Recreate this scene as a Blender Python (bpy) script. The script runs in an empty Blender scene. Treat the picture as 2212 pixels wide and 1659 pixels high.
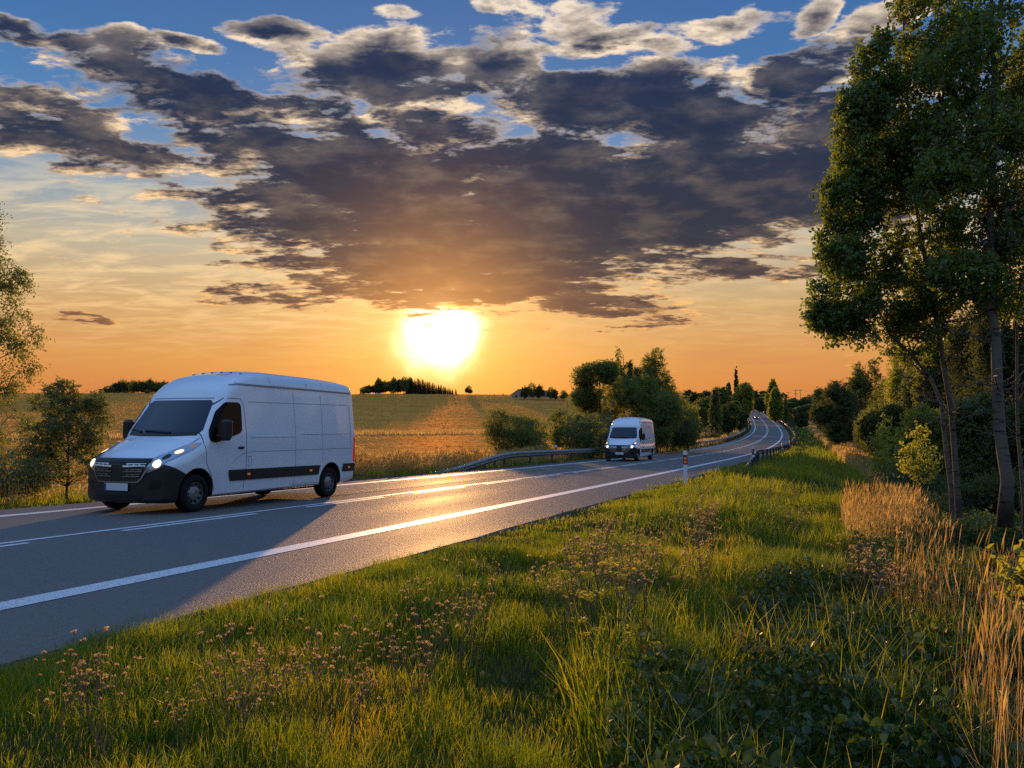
import bpy, math, random
import numpy as np
from mathutils import Vector, Matrix
R = math.radians
C = bpy.context.scene.collection
scene = bpy.context.scene

# ---------------------------------------------------------------- camera
FPX, W0, H0 = 1800.0, 2212.0, 1659.0          # focal length and frame in photo pixels
PITCH = math.atan((918 - 829.5) / FPX)
cam = bpy.data.cameras.new("camera")
cam.sensor_fit = 'HORIZONTAL'; cam.sensor_width = 36.0
cam.lens = 36.0 * FPX / W0
cam.clip_start = 0.05; cam.clip_end = 20000
camo = bpy.data.objects.new("camera", cam); C.objects.link(camo)
camo.location = (0, 0, 0); camo.rotation_euler = (math.pi/2 + PITCH, 0, 0)
scene.camera = camo

def azel(px, py):
    """photo pixel -> (azimuth, elevation) in degrees of that piece of sky"""
    dx, dz = (px - W0/2)/FPX, -(py - H0/2)/FPX
    c, s = math.cos(PITCH), math.sin(PITCH)
    y, z = c - dz*s, s + dz*c
    return math.degrees(math.atan2(dx, y)), math.degrees(math.atan2(z, math.hypot(dx, y)))

# ---------------------------------------------------------------- node helper
class NT:
    def __init__(s, tree): s.t = tree; s.t.nodes.clear()
    def new(s, typ, inp=None, **kw):
        n = s.t.nodes.new(typ)
        for k, v in kw.items(): setattr(n, k, v)
        for k, v in (inp or {}).items(): s.put(n.inputs[k], v)
        return n
    def put(s, sock, v):
        if isinstance(v, bpy.types.NodeSocket): s.t.links.new(v, sock)
        else:
            if sock.type == 'RGBA' and len(v) == 3: v = (*v, 1)
            sock.default_value = v
    def m(s, op, a, b=None, c=None, clamp=False):
        n = s.t.nodes.new('ShaderNodeMath'); n.operation = op; n.use_clamp = clamp
        for i, v in enumerate((a, b, c)):
            if v is not None: s.put(n.inputs[i], v)
        return n.outputs[0]
    def add(s, a, b): return s.m('ADD', a, b)
    def sub(s, a, b): return s.m('SUBTRACT', a, b)
    def mul(s, a, b): return s.m('MULTIPLY', a, b)
    def mad(s, a, b, c): return s.m('MULTIPLY_ADD', a, b, c)
    def sat(s, a): return s.m('ADD', a, 0.0, clamp=True)
    def smooth(s, a, lo, hi, o0=0.0, o1=1.0):
        n = s.new('ShaderNodeMapRange', {0: a, 1: lo, 2: hi, 3: o0, 4: o1}, interpolation_type='SMOOTHSTEP')
        return n.outputs[0]
    def lin(s, a, lo, hi, o0=0.0, o1=1.0):
        n = s.new('ShaderNodeMapRange', {0: a, 1: lo, 2: hi, 3: o0, 4: o1})
        return n.outputs[0]
    def mix(s, f, a, b, mode='MIX'):
        n = s.t.nodes.new('ShaderNodeMix'); n.data_type = 'RGBA'; n.blend_type = mode; n.clamp_factor = True
        s.put(n.inputs[0], f); s.put(n.inputs[6], a); s.put(n.inputs[7], b)
        return n.outputs[2]
    def ramp(s, f, stops, interp='LINEAR'):
        n = s.t.nodes.new('ShaderNodeValToRGB'); n.color_ramp.interpolation = interp
        e = n.color_ramp.elements
        while len(e) < len(stops): e.new(0.5)
        for el, (p, c) in zip(e, stops): el.position = p; el.color = (*c, 1) if len(c) == 3 else c
        s.put(n.inputs[0], f)
        return n.outputs[0]
    def xyz(s, x, y, z=0.0):
        return s.new('ShaderNodeCombineXYZ', {0: x, 1: y, 2: z}).outputs[0]
    def noise(s, v, scale, detail=4, rough=0.5, dist=0.0, out=0):
        return s.new('ShaderNodeTexNoise', {'Vector': v, 'Scale': scale, 'Detail': detail, 'Roughness': rough, 'Distortion': dist}).outputs[out]

def lin3(r, g, b):
    f = lambda c: c/12.92 if c <= 0.04045 else ((c + 0.055)/1.055)**2.4
    return (f(r/255), f(g/255), f(b/255))

# ---------------------------------------------------------------- sun and sky
SUN_AZ, SUN_EL = azel(950, 722)
SD = Vector((math.sin(R(SUN_AZ))*math.cos(R(SUN_EL)), math.cos(R(SUN_AZ))*math.cos(R(SUN_EL)), math.sin(R(SUN_EL))))
sun = bpy.data.lights.new("sun", 'SUN'); sun.energy = 5.0; sun.angle = R(0.6); sun.color = (1.0, 0.54, 0.20)
suno = bpy.data.objects.new("sun", sun); C.objects.link(suno)
suno.rotation_euler = SD.to_track_quat('Z', 'Y').to_euler(); suno.location = SD*200

def build_world():
    world = bpy.data.worlds.new("World"); scene.world = world; world.use_nodes = True
    g = NT(world.node_tree)
    d = g.new('ShaderNodeTexCoord').outputs['Generated']
    sep = g.new('ShaderNodeSeparateXYZ', {0: d}); x, y, z = sep.outputs
    deg = 180/math.pi
    el = g.mul(g.m('ARCSINE', z), deg)
    az = g.mul(g.m('ARCTAN2', x, y), deg)
    # angle from the sun
    ca = g.new('ShaderNodeVectorMath', {0: d, 1: SD}, operation='DOT_PRODUCT').outputs['Value']
    th = g.mul(g.m('ARCCOSINE', g.m('MINIMUM', ca, 1.0)), deg)
    # clear sky: colour by elevation (sunset side), blue on the far side
    e01 = g.lin(el, -2, 40)
    P = lambda e: (e + 2)/42
    base = g.ramp(e01, [(P(-2), lin3(206, 112, 58)), (P(1.5), lin3(214, 128, 66)), (P(4.5), lin3(218, 152, 84)), (P(8), lin3(204, 166, 116)),
                        (P(11.5), lin3(188, 178, 156)), (P(15), lin3(136, 158, 178)), (P(19), lin3(84, 132, 184)), (P(24), lin3(66, 114, 170)), (P(30), lin3(56, 100, 160)), (P(40), lin3(56, 98, 165))])
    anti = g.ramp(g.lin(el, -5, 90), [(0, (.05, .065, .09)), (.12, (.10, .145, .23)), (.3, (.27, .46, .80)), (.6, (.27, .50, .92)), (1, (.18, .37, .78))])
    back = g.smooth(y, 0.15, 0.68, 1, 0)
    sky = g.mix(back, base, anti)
    zen = g.smooth(el, 32, 70)
    sky = g.mix(zen, sky, (.22, .43, .88))
    nishi = g.new('ShaderNodeTexSky', sky_type='NISHITA', sun_disc=False, sun_elevation=R(SUN_EL), sun_rotation=R(SUN_AZ), air_density=1.2, dust_density=2.0, ozone_density=1.0)
    sky = g.mix(1.0, sky, g.mix(1.0, nishi.outputs[0], (.0018, .0018, .0018), 'MULTIPLY'), 'ADD')
    # glow round the sun
    def gauss(w): return g.m('POWER', math.e, g.mul(g.mul(th, th), -1/(w*w)))
    # horizontally streaked veil
    pz = g.add(g.m('MAXIMUM', z, 0.0), 0.10)
    pv = g.xyz(g.m('DIVIDE', x, pz), g.m('DIVIDE', y, pz), 0.0)
    veil_n = g.noise(g.xyz(g.mul(g.m('DIVIDE', x, pz), 1.0), g.mul(g.m('DIVIDE', y, pz), 2.0), 3.0), 3.4, 7, 0.64, 0.5)
    veil = g.mul(g.smooth(veil_n, 0.40, 0.66), g.mul(g.smooth(el, 3, 8), g.smooth(el, 18, 12)))
    sky = g.mix(g.mul(veil, g.lin(az, 4, -14, .45, .9)), sky, g.ramp(e01, [(P(3), lin3(244, 178, 104)), (P(9), lin3(245, 208, 152)), (P(14), lin3(232, 214, 180))]))
    streak_n = g.noise(g.xyz(az, g.mul(el, 7.0), 1.0), 0.10, 5, 0.55, 0.3)
    streak = g.mul(g.smooth(streak_n, 0.5, 0.72), g.smooth(el, 9.0, 4.0))
    sky = g.mix(g.mul(streak, 0.35), sky, lin3(205, 128, 84))
    # ---- clouds: patches named by where they stand in the sky, broken up by noise
    B = [(1150, 455, 580, 130, 2, 1.4), (1480, 425, 430, 110, 4, 1.45), (780, 395, 350, 105, -14, 1.25), (450, 255, 230, 75, -16, .85), (230, 330, 190, 62, -12, .8),
         (40, 255, 130, 40, -8, .7), (800, 150, 190, 66, 8, .9), (1075, 125, 105, 50, 12, .8), (1390, 235, 290, 72, -4, 1.25), (960, 275, 150, 40, 0, 1.0), (650, 240, 120, 40, 0, .7), (1690, 170, 230, 46, 20, .95),
         (1000, 590, 340, 68, 0, 1.2), (700, 545, 180, 40, -6, .7), (1610, 580, 190, 26, -4, .75), (1240, 650, 190, 34, -10, .75), (1280, 100, 110, 36, 0, .6), (1560, 60, 130, 30, 8, .5),
         (600, 60, 85, 30, 0, .8), (270, 100, 65, 30, 0, .75), (165, 105, 66, 26, 0, .75), (1240, 35, 66, 38, 20, .75), (1740, 265, 190, 60, 10, .9), (1760, 420, 180, 90, 0, .9),
         (30, 70, 75, 32, 0, .7), (390, 95, 52, 20, 0, .7), (1440, 110, 66, 24, 0, .75), (1750, 30, 55, 24, 20, .75), (860, 35, 40, 14, 0, .65), (620, 100, 60, 22, 0, .7), (190, 690, 45, 9, -6, .6), (570, 640, 120, 16, -2, .55), (320, 155, 40, 14, 0, .45), (1090, 20, 60, 16, 0, .4)]
    Bd = []
    for (bx, by, rx, ry, rot, amp) in B:
        a, e = azel(bx, by); a2, _ = azel(bx + rx, by); _, e2 = azel(bx, by - ry)
        Bd.append((a, e, abs(a2 - a), abs(e2 - e), R(rot), amp))
    wv = g.noise(pv, 3.0, 2, 0.5, 0.0, out=1)
    wsep = g.new('ShaderNodeSeparateColor', {0: wv})
    def puff(vec, detail):
        sp = g.new('ShaderNodeSeparateXYZ', {0: vec}).outputs
        k = g.m('DIVIDE', 1.0, g.add(g.m('MAXIMUM', sp[2], 0.0), 0.10))
        v = g.xyz(g.mul(sp[0], k), g.mul(g.mul(sp[1], 1.35), k), 0.0)
        n1 = g.noise(v, 5.0, detail, 0.625, 0.12)
        return v, g.mad(n1, 4.1, -2.02)
    v0, N0 = puff(d, 9)
    # the same field a little nearer to the sun: where it thins out, the edge is lit
    tow = g.new('ShaderNodeVectorMath', {0: SD, 1: d}, operation='SUBTRACT').outputs[0]
    tow = g.new('ShaderNodeVectorMath', {0: tow}, operation='NORMALIZE').outputs[0]
    tow = g.new('ShaderNodeVectorMath', {0: tow, 'Scale': 0.017}, operation='SCALE').outputs[0]
    _, N1 = puff(g.new('ShaderNodeVectorMath', {0: d, 1: tow}, operation='ADD').outputs[0], 5)
    n2 = g.mad(g.noise(v0, 1.5, 2, 0.5, 0.0), 1.1, -0.52)
    aw = g.mad(wsep.outputs[0], 5.0, g.sub(az, 2.5)); ew = g.mad(wsep.outputs[1], 3.0, g.sub(el, 1.5))
    tot = None
    for (a, e, rx, ry, rot, amp) in Bd:
        ux = g.sub(aw, a); uy = g.sub(ew, e)
        c, s = math.cos(rot), math.sin(rot)
        p = g.mad(ux, c/rx, g.mul(uy, s/rx)); r = g.mad(uy, c/ry, g.mul(ux, -s/ry))
        k = g.m('MULTIPLY_ADD', g.m('MULTIPLY_ADD', p, p, g.mul(r, r)), -0.5*amp, amp)
        tot = k if tot is None else g.m('SMOOTH_MAX', tot, k, 0.15)
    tot = g.m('MAXIMUM', tot, -0.6)
    D0 = g.add(g.add(tot, N0), n2)
    D1 = g.add(g.add(tot, N1), n2)
    front = g.mul(g.smooth(y, 0.1, 0.5), g.smooth(el, 0.5, 4))
    alpha = g.mul(g.smooth(D0, 0.02, 0.46), front)
    thick = g.smooth(D0, 0.10, 0.62)
    edge = g.smooth(g.sub(D0, D1), 0.02, 0.75)
    near = gauss(16.0)
    dark = g.ramp(g.lin(el, 4, 30), [(0, lin3(150, 96, 62)), (.12, lin3(106, 80, 70)), (.30, lin3(64, 64, 74)), (.6, lin3(44, 56, 80)), (1, lin3(44, 60, 92))])
    litc = g.ramp(g.lin(el, 4, 30), [(0, lin3(255, 176, 84)), (.25, lin3(255, 205, 140)), (.6, lin3(252, 222, 184)), (1, lin3(240, 226, 210))])
    mid = g.mix(0.5, dark, litc)
    thinc = g.ramp(g.lin(el, 4, 30), [(0, lin3(226, 150, 88)), (.25, lin3(196, 166, 138)), (.6, lin3(134, 138, 152)), (1, lin3(112, 132, 168))])
    body = g.mix(thick, thinc, dark)
    sh = g.noise(pv, 5.0, 5, 0.6)
    body = g.mix(g.mul(g.smooth(sh, .42, .75), .30), body, mid)
    body = g.mix(g.mul(g.smooth(D0, .5, 1.6), .4), body, g.mix(1.0, dark, (.60, .64, .74), 'MULTIPLY'))
    lum = g.add(g.mul(g.smooth(sh, .28, .58), .95), g.mul(gauss(16.0), .5))
    small = g.smooth(D0, .60, .05)
    lit = g.sat(g.mul(g.add(g.mul(edge, 1.6), g.mul(small, .5)), g.mul(g.smooth(D0, 1.05, .30), lum)))
    puffs = g.mul(g.smooth(el, 22.8, 25.0), g.smooth(D0, 1.3, .25))
    lit = g.sat(g.add(lit, g.mul(puffs, g.mad(g.smooth(sh, .35, .6), .55, .25))))
    body = g.mix(lit, body, litc)
    body = g.mix(1.0, body, g.mix(1.0, (1.0, .40, .06), g.xyz(*[g.mul(gauss(6.5), .55)]*3), 'MULTIPLY'), 'ADD')
    sky = g.mix(alpha, sky, body)
    # sun glow over everything (the disc itself is veiled and burnt out)
    def scaled(f, col): return g.mix(1.0, (0, 0, 0), g.mix(1.0, col, g.new('ShaderNodeCombineXYZ', {0: f, 1: f, 2: f}).outputs[0], 'MULTIPLY'), 'ADD')
    thw = g.add(th, g.mad(g.noise(d, 22.0, 4, .6), 2.4, -1.2))
    hot = g.mul(g.m('POWER', math.e, g.mul(g.mul(thw, thw), -1/(1.75*1.75))), 8.0)
    warm = g.mul(g.m('POWER', math.e, g.mul(th, -1/5.6)), 0.86)
    wide = g.mul(gauss(9.0), 0.07)
    clear = g.sub(1.0, g.mul(alpha, 0.93))
    sky = g.mix(1.0, sky, scaled(g.mul(hot, clear), (1.0, .82, .5)), 'ADD')
    sky = g.mix(1.0, sky, scaled(g.mul(warm, clear), (1.0, .54, .05)), 'ADD')
    sky = g.mix(1.0, sky, scaled(wide, (1.0, .38, .05)), 'ADD')
    below = g.smooth(el, -1.5, -0.3)
    sky = g.mix(below, (.06, .06, .035), sky)
    world.cycles.sampling_method = 'MANUAL'; world.cycles.sample_map_resolution = 2048
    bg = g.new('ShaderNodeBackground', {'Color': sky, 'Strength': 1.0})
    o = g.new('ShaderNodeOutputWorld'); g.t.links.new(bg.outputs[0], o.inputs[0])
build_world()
scene.view_settings.view_transform = 'Standard'; scene.view_settings.look = 'None'
scene.view_settings.exposure = 0.0; scene.view_settings.gamma = 1.0

scene.cycles.max_bounces = 6; scene.cycles.diffuse_bounces = 3; scene.cycles.glossy_bounces = 3
scene.cycles.transmission_bounces = 4; scene.cycles.transparent_max_bounces = 6
scene.cycles.caustics_reflective = False; scene.cycles.caustics_refractive = False
scene.cycles.use_denoising = False; scene.cycles.sample_clamp_indirect = 2.5
rng = np.random.default_rng(7)

# ---------------------------------------------------------------- object helpers
def tag(o, label=None, cat=None, group=None, kind=None):
    for k, v in (('label', label), ('category', cat), ('group', group), ('kind', kind)):
        if v: o[k] = v
    return o

def empty(name, loc=(0, 0, 0), parent=None):
    o = bpy.data.objects.new(name, None); C.objects.link(o); o.location = loc
    o.empty_display_size = 0.2
    if parent: o.parent = parent
    return o

def mesh_obj(name, V, F, mat, parent=None, smooth=False, loc=None, mi=None):
    """V (n,3); F a list of (m,k) index arrays"""
    V = np.asarray(V, dtype=np.float32).reshape(-1, 3)
    if isinstance(F, np.ndarray): F = [F]
    F = [np.asarray(f, dtype=np.int32) for f in F if len(f)]
    me = bpy.data.meshes.new(name)
    me.vertices.add(len(V)); me.vertices.foreach_set('co', V.ravel())
    nl = sum(f.size for f in F); npoly = sum(len(f) for f in F)
    me.loops.add(nl); me.loops.foreach_set('vertex_index', np.concatenate([f.ravel() for f in F]) if F else np.zeros(0, np.int32))
    me.polygons.add(npoly)
    tot = np.concatenate([np.full(len(f), f.shape[1], np.int32) for f in F])
    st = np.concatenate([[0], np.cumsum(tot)[:-1]]).astype(np.int32)
    me.polygons.foreach_set('loop_start', st)
    try: me.polygons.foreach_set('loop_total', tot)
    except Exception: pass
    me.polygons.foreach_set('use_smooth', np.full(npoly, bool(smooth)))
    for m in (mat if isinstance(mat, (list, tuple)) else [mat]): me.materials.append(m)
    if mi is not None: me.polygons.foreach_set('material_index', np.asarray(mi, np.int32))
    me.update(calc_edges=True); me.validate()
    o = bpy.data.objects.new(name, me); C.objects.link(o)
    if parent: o.parent = parent
    if loc is not None: o.location = loc
    return o

def copy_tree(o, parent=None):
    c = o.copy(); C.objects.link(c)
    if parent: c.parent = parent
    for ch in list(o.children): copy_tree(ch, c)
    return c

class MB:
    """collects simple solids; build() links them as one mesh"""
    def __init__(s): s.V = []; s.F = {3: [], 4: []}; s.n = 0; s.ng = []
    def add(s, V, F):
        V = np.asarray(V, float).reshape(-1, 3)
        for f in F:
            f = np.asarray(f)
            if f.ndim == 1: f = f[None]
            s.F.setdefault(f.shape[1], []).append(f + s.n)
        s.V.append(V); s.n += len(V); return s
    def box(s, c, size, rz=0.0, bev=0.0, M=None):
        a = np.array(size)/2
        if bev:
            b = min(bev, *(a*0.9)); V = []
            for sx in (-1, 1):
                for sy in (-1, 1):
                    for sz in (-1, 1):
                        V += [(sx*a[0], sy*(a[1]-b), sz*(a[2]-b)), (sx*(a[0]-b), sy*a[1], sz*(a[2]-b)), (sx*(a[0]-b), sy*(a[1]-b), sz*a[2])]
            V = np.array(V); i = lambda sx, sy, sz, k: ((sx*2 + sy)*2 + sz)*3 + k
            F4, F3 = [], []
            for t in (0, 1):
                F4 += [(i(t,0,0,0), i(t,1,0,0), i(t,1,1,0), i(t,0,1,0)), (i(0,t,0,1), i(1,t,0,1), i(1,t,1,1), i(0,t,1,1)), (i(0,0,t,2), i(1,0,t,2), i(1,1,t,2), i(0,1,t,2))]
            for p in (0, 1):
                for q in (0, 1):
                    F4 += [(i(p,q,0,0), i(p,q,1,0), i(p,q,1,1), i(p,q,0,1)), (i(p,0,q,0), i(p,1,q,0), i(p,1,q,2), i(p,0,q,2)), (i(0,p,q,1), i(1,p,q,1), i(1,p,q,2), i(0,p,q,2))]
                    for r in (0, 1): F3.append((i(p,q,r,0), i(p,q,r,1), i(p,q,r,2)))
            F = [np.array(F4), np.array(F3)]
        else:
            V = np.array([(x, y, z) for x in (-1, 1) for y in (-1, 1) for z in (-1, 1)])*a
            F = [np.array([(0, 1, 3, 2), (4, 6, 7, 5), (0, 4, 5, 1), (2, 3, 7, 6), (0, 2, 6, 4), (1, 5, 7, 3)])]
        if M is not None: V = V @ np.array(M).T
        elif rz:
            cc, ss = math.cos(rz), math.sin(rz); V = V @ np.array([[cc, ss, 0], [-ss, cc, 0], [0, 0, 1]])
        return s.add(V + np.array(c), F)
    def tube(s, P, r, k=6, cap=True):
        P = np.asarray(P, float); n = len(P); r = np.broadcast_to(np.asarray(r, float), (n,))
        T = np.gradient(P, axis=0); T /= np.linalg.norm(T, axis=1)[:, None] + 1e-12
        up = np.array([0, 0, 1.0]) if abs(T[0][2]) < 0.9 else np.array([1.0, 0, 0])
        a = np.linspace(0, 2*np.pi, k, endpoint=False); V = []
        N = np.cross(T[0], up); N /= np.linalg.norm(N)
        for i in range(n):
            N = N - T[i]*(N @ T[i]); N /= np.linalg.norm(N) + 1e-12; B = np.cross(T[i], N)
            V.append(P[i] + r[i]*(np.cos(a)[:, None]*N + np.sin(a)[:, None]*B))
        V = np.concatenate(V); i = np.arange(n-1)[:, None]*k; j = np.arange(k)[None]
        q = np.stack([i + j, i + (j+1) % k, i + k + (j+1) % k, i + k + j], -1).reshape(-1, 4)
        F = [q]
        if cap and k > 2: F += [np.arange(k)[None, ::-1], (np.arange(k) + (n-1)*k)[None]]
        return s.add(V, F)
    def lathe(s, prof, k=24, M=None, c=(0, 0, 0)):
        """profile (r, z) turned round z, then rotated by M"""
        prof = np.array(prof, float); n = len(prof); a = np.linspace(0, 2*np.pi, k, endpoint=False)
        V = np.stack([prof[:, 0, None]*np.cos(a), prof[:, 0, None]*np.sin(a), np.repeat(prof[:, 1, None], k, 1)], -1).reshape(-1, 3)
        if M is not None: V = V @ np.array(M).T
        i = np.arange(n-1)[:, None]*k; j = np.arange(k)[None]
        return s.add(V + np.array(c), [np.stack([i + j, i + (j+1) % k, i + k + (j+1) % k, i + k + j], -1).reshape(-1, 4)])
    def prism(s, poly, O, A, B, D):
        """polygon in the A,B plane, extruded along D"""
        poly = np.array(poly, float); n = len(poly); O, A, B, D = map(lambda v: np.array(v, float), (O, A, B, D))
        base = O + poly[:, :1]*A + poly[:, 1:]*B; j = np.arange(n)
        return s.add(np.concatenate([base, base + D]), [np.stack([j, (j+1) % n, (j+1) % n + n, j + n], 1), j[None, ::-1], (j + n)[None]])
    def build(s, name, mat, parent=None, smooth=False, loc=None):
        return mesh_obj(name, np.concatenate(s.V), [np.concatenate(v) for v in s.F.values() if v], mat, parent, smooth, loc)

# ---------------------------------------------------------------- materials
def principled(name, col, rough=0.6, metal=0.0, spec=0.5, coat=0.0, var=0.0, vscale=8.0, bump=0.0, bscale=60.0, emis=None, estr=0.0):
    m = bpy.data.materials.new(name); m.use_nodes = True; g = NT(m.node_tree)
    b = g.new('ShaderNodeBsdfPrincipled', {'Base Color': col, 'Roughness': rough, 'Metallic': metal, 'Specular IOR Level': spec, 'Coat Weight': coat, 'Coat Roughness': 0.05})
    tc = g.new('ShaderNodeTexCoord').outputs['Object']
    if var:
        n = g.noise(tc, vscale, 5, 0.6)
        g.put(b.inputs['Base Color'], g.mix(g.lin(n, .3, .7), tuple(c*(1-var) for c in col), tuple(min(1, c*(1+var)) for c in col)))
        g.put(b.inputs['Roughness'], g.lin(n, .3, .7, rough*0.85, min(1, rough*1.15)))
    if bump:
        n2 = g.noise(tc, bscale, 4, 0.6)
        g.put(b.inputs['Normal'], g.new('ShaderNodeBump', {'Strength': bump, 'Distance': 0.02, 'Height': n2}).outputs[0])
    if emis: b.inputs['Emission Color'].default_value = (*emis, 1); b.inputs['Emission Strength'].default_value = estr
    o = g.new('ShaderNodeOutputMaterial'); g.t.links.new(b.outputs[0], o.inputs[0])
    return m

def leafmat(name, cols, trans, tw=0.45, gloss=0.06, clump=1.2):
    """leaf blade: reflects, lets light through, colour differs from leaf to leaf and clump to clump"""
    m = bpy.data.materials.new(name); m.use_nodes = True; g = NT(m.node_tree)
    rnd = g.new('ShaderNodeNewGeometry').outputs['Random Per Island']
    pos = g.new('ShaderNodeTexCoord').outputs['Object']
    n = g.noise(pos, clump, 2, 0.5)
    f = g.sat(g.add(g.mul(rnd, 0.65), g.mad(n, 1.1, -0.38)))
    k = len(cols)
    c = g.ramp(f, [(i/(k-1), col) for i, col in enumerate(cols)])
    t = g.mix(g.sat(g.mul(rnd, 0.5)), trans, g.mix(1.0, c, (2.0, 2.0, 1.2), 'MULTIPLY'))
    d = g.new('ShaderNodeBsdfDiffuse', {'Color': c}); tr = g.new('ShaderNodeBsdfTranslucent', {'Color': t})
    gl = g.new('ShaderNodeBsdfGlossy', {'Color': (.9, .95, 1), 'Roughness': 0.42})
    mx = g.new('ShaderNodeMixShader', {0: tw, 1: d.outputs[0], 2: tr.outputs[0]})
    m2 = g.new('ShaderNodeMixShader', {0: gloss, 1: mx.outputs[0], 2: gl.outputs[0]})
    o = g.new('ShaderNodeOutputMaterial'); g.t.links.new(m2.outputs[0], o.inputs[0])
    return m

# ---------------------------------------------------------------- the road's course
SN = np.array([-90, -40, 0, 30, 60, 90, 120, 150, 180, 220, 260, 320, 400, 480, 560, 700.])
SK = np.array([.00045, .00045, 0.000481, 0.000413, -2.9e-05, 0.000415, 0.000252, 0.00028, 0.000374, 0.000408, 0.000407, 0.000268, 0.000614, 0.00104, .002, .003])
SZ = np.array([-.15, -0.85, -1.445, -1.93, -2.42, -2.774, -2.916, -2.868, -2.598, -1.990, -1.086, 0.913, 4.502, 8.679, 11.6, 13.0])
SC = np.array([.001, .001, 0.00106, 0.0063, 0.006, 0.0026, 0.006, 0.00885, 0.0069, 0.0033, 0.0016, 0.0003, 0.0007, 0.0038, 0.003, 0.0])
S_ = np.arange(-90.0, 700.5, 1.0); i0 = 90
def _course():
    k = np.interp(S_, SN, SK); h = np.empty_like(S_); h[i0] = 1.19765
    h[i0+1:] = h[i0] + np.cumsum(k[i0:-1]); h[:i0] = h[i0] - np.cumsum(k[:i0][::-1])[::-1]
    x = np.empty_like(S_); y = np.empty_like(S_); x[i0], y[i0] = -7.807, 7.0
    x[i0+1:] = x[i0] + np.cumsum(np.cos(h[i0:-1])); y[i0+1:] = y[i0] + np.cumsum(np.sin(h[i0:-1]))
    x[:i0] = x[i0] - np.cumsum(np.cos(h[:i0][::-1]))[::-1]; y[:i0] = y[i0] - np.cumsum(np.sin(h[:i0][::-1]))[::-1]
    z = np.interp(S_, SN, SZ); ker = np.hanning(31); ker /= ker.sum()
    z = np.convolve(np.pad(z, 15, mode='reflect', reflect_type='odd'), ker, 'valid')
    return x, y, z, h, np.interp(S_, SN, SC)
RX, RY, RZ, RH, RC = _course()
def road(s, o, dz=0.0):
    """point at distance s along the centre line, o to the right of it"""
    s = np.asarray(s, float); o = np.asarray(o, float)
    f = lambda a: np.interp(s, S_, a)
    h = f(RH)
    return np.stack(np.broadcast_arrays(f(RX) + o*np.sin(h), f(RY) - o*np.cos(h), f(RZ) + f(RC)*o + dz), -1)
def heading(s): return float(np.interp(s, S_, RH))
def to_road(x, y):
    """nearest s and signed offset for points"""
    x = np.asarray(x, float).ravel(); y = np.asarray(y, float).ravel()
    so = np.empty((len(x), 2)); st = 4
    for a in range(0, len(x), 20000):
        X, Y = x[a:a+20000], y[a:a+20000]
        j = ((X[:, None] - RX[::st])**2 + (Y[:, None] - RY[::st])**2).argmin(1)*st
        j = np.clip(j, 0, len(S_)-1)
        du = (X - RX[j])*np.cos(RH[j]) + (Y - RY[j])*np.sin(RH[j]); du = np.clip(du, -60, 60)
        s = S_[j] + du
        px, py, hh = np.interp(s, S_, RX), np.interp(s, S_, RY), np.interp(s, S_, RH)
        so[a:a+20000, 0] = s; so[a:a+20000, 1] = (X - px)*np.sin(hh) - (Y - py)*np.cos(hh)
    return so[:, 0], so[:, 1]

# ---------------------------------------------------------------- the lie of the land
_perm = np.random.default_rng(3).random((64, 64))
def vnoise(x, y):
    xi, yi = np.floor(x).astype(int), np.floor(y).astype(int); fx, fy = x - xi, y - yi
    fx, fy = fx*fx*(3-2*fx), fy*fy*(3-2*fy); g = lambda a, b: _perm[a % 64, b % 64]
    return (g(xi, yi)*(1-fx) + g(xi+1, yi)*fx)*(1-fy) + (g(xi, yi+1)*(1-fx) + g(xi+1, yi+1)*fx)*fy - 0.5
def sstep(a, lo, hi):
    t = np.clip((a - lo)/(hi - lo), 0, 1); return t*t*(3 - 2*t)
FY = [-2000, 0, 30, 60, 110, 160, 230, 300, 400, 520, 600, 800, 1500, 6000]
FZ = [0, -1.5, -2.6, -3.6, -4.2, -3.6, -1.7, 1.6, 9.2, 19.2, 19.6, 12, 8, 2]
PAVE_R, PAVE_L = 5.12, -4.75
def ground(x, y):
    x = np.asarray(x, float); y = np.asarray(y, float); sh = x.shape
    s, o = to_road(x, y); x = x.ravel(); y = y.ravel()
    sc = np.clip(s, -90, 700); zr = np.interp(sc, S_, RZ) + np.interp(sc, S_, RC)*np.clip(o, -6, 6)
    # right side: verge, shallow ditch, bank, drop to the wood
    fade = 1 - 0.72*sstep(s, 150, 280)
    prof = np.interp(o, [5.1, 5.6, 7.5, 9.2, 10.2, 11.3, 13.5, 18, 30, 60], [-.06, -.05, -.10, -.26, -.42, -.40, -.75, -1.9, -3.2, -4.0])
    near = np.exp(-(np.maximum(s-12, 0)/22.0)**2)
    right = zr + prof*fade - near*0.0
    far_r = np.interp(y, [0, 120, 300, 450, 700, 1200, 1700, 6000], [-5, -6, -1.5, 2.5, 14, 36, 30, 10])
    right = right + (far_r - right)*sstep(o, 24, 130)
    # left side: narrow verge, then the fields
    lp = np.interp(-o, [4.8, 5.6, 7.5, 9.5, 14], [-.06, -.05, -.16, -.5, -.9])
    field = np.interp(y, FY, FZ) + vnoise(x/70.0, y/60.0)*1.6*sstep(y, 60, 200) + np.interp(x, [-300, -180, -100, 0, 60, 200], [1.2, .4, 0, .1, -1.5, -3])*sstep(y, 250, 480)
    left = zr + lp + (field - zr - lp)*sstep(-o, 8.5, 34)
    z = np.where(o >= 0, right, left)
    z = np.where((o > PAVE_L + .02) & (o < PAVE_R - .02), zr - 0.09, z)
    amp = sstep(np.abs(o), 5.5, 8)
    z = z + amp*(vnoise(x*1.3, y*1.3)*.10 + vnoise(x*.35+9, y*.35)*.16)
    return z.reshape(sh)
def gz(x, y): return float(ground(np.array([x]), np.array([y]))[0])
def bearing(px, dist):
    """x of the spot at forward distance dist seen at photo column px"""
    return (px - W0/2)/FPX*dist
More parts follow.
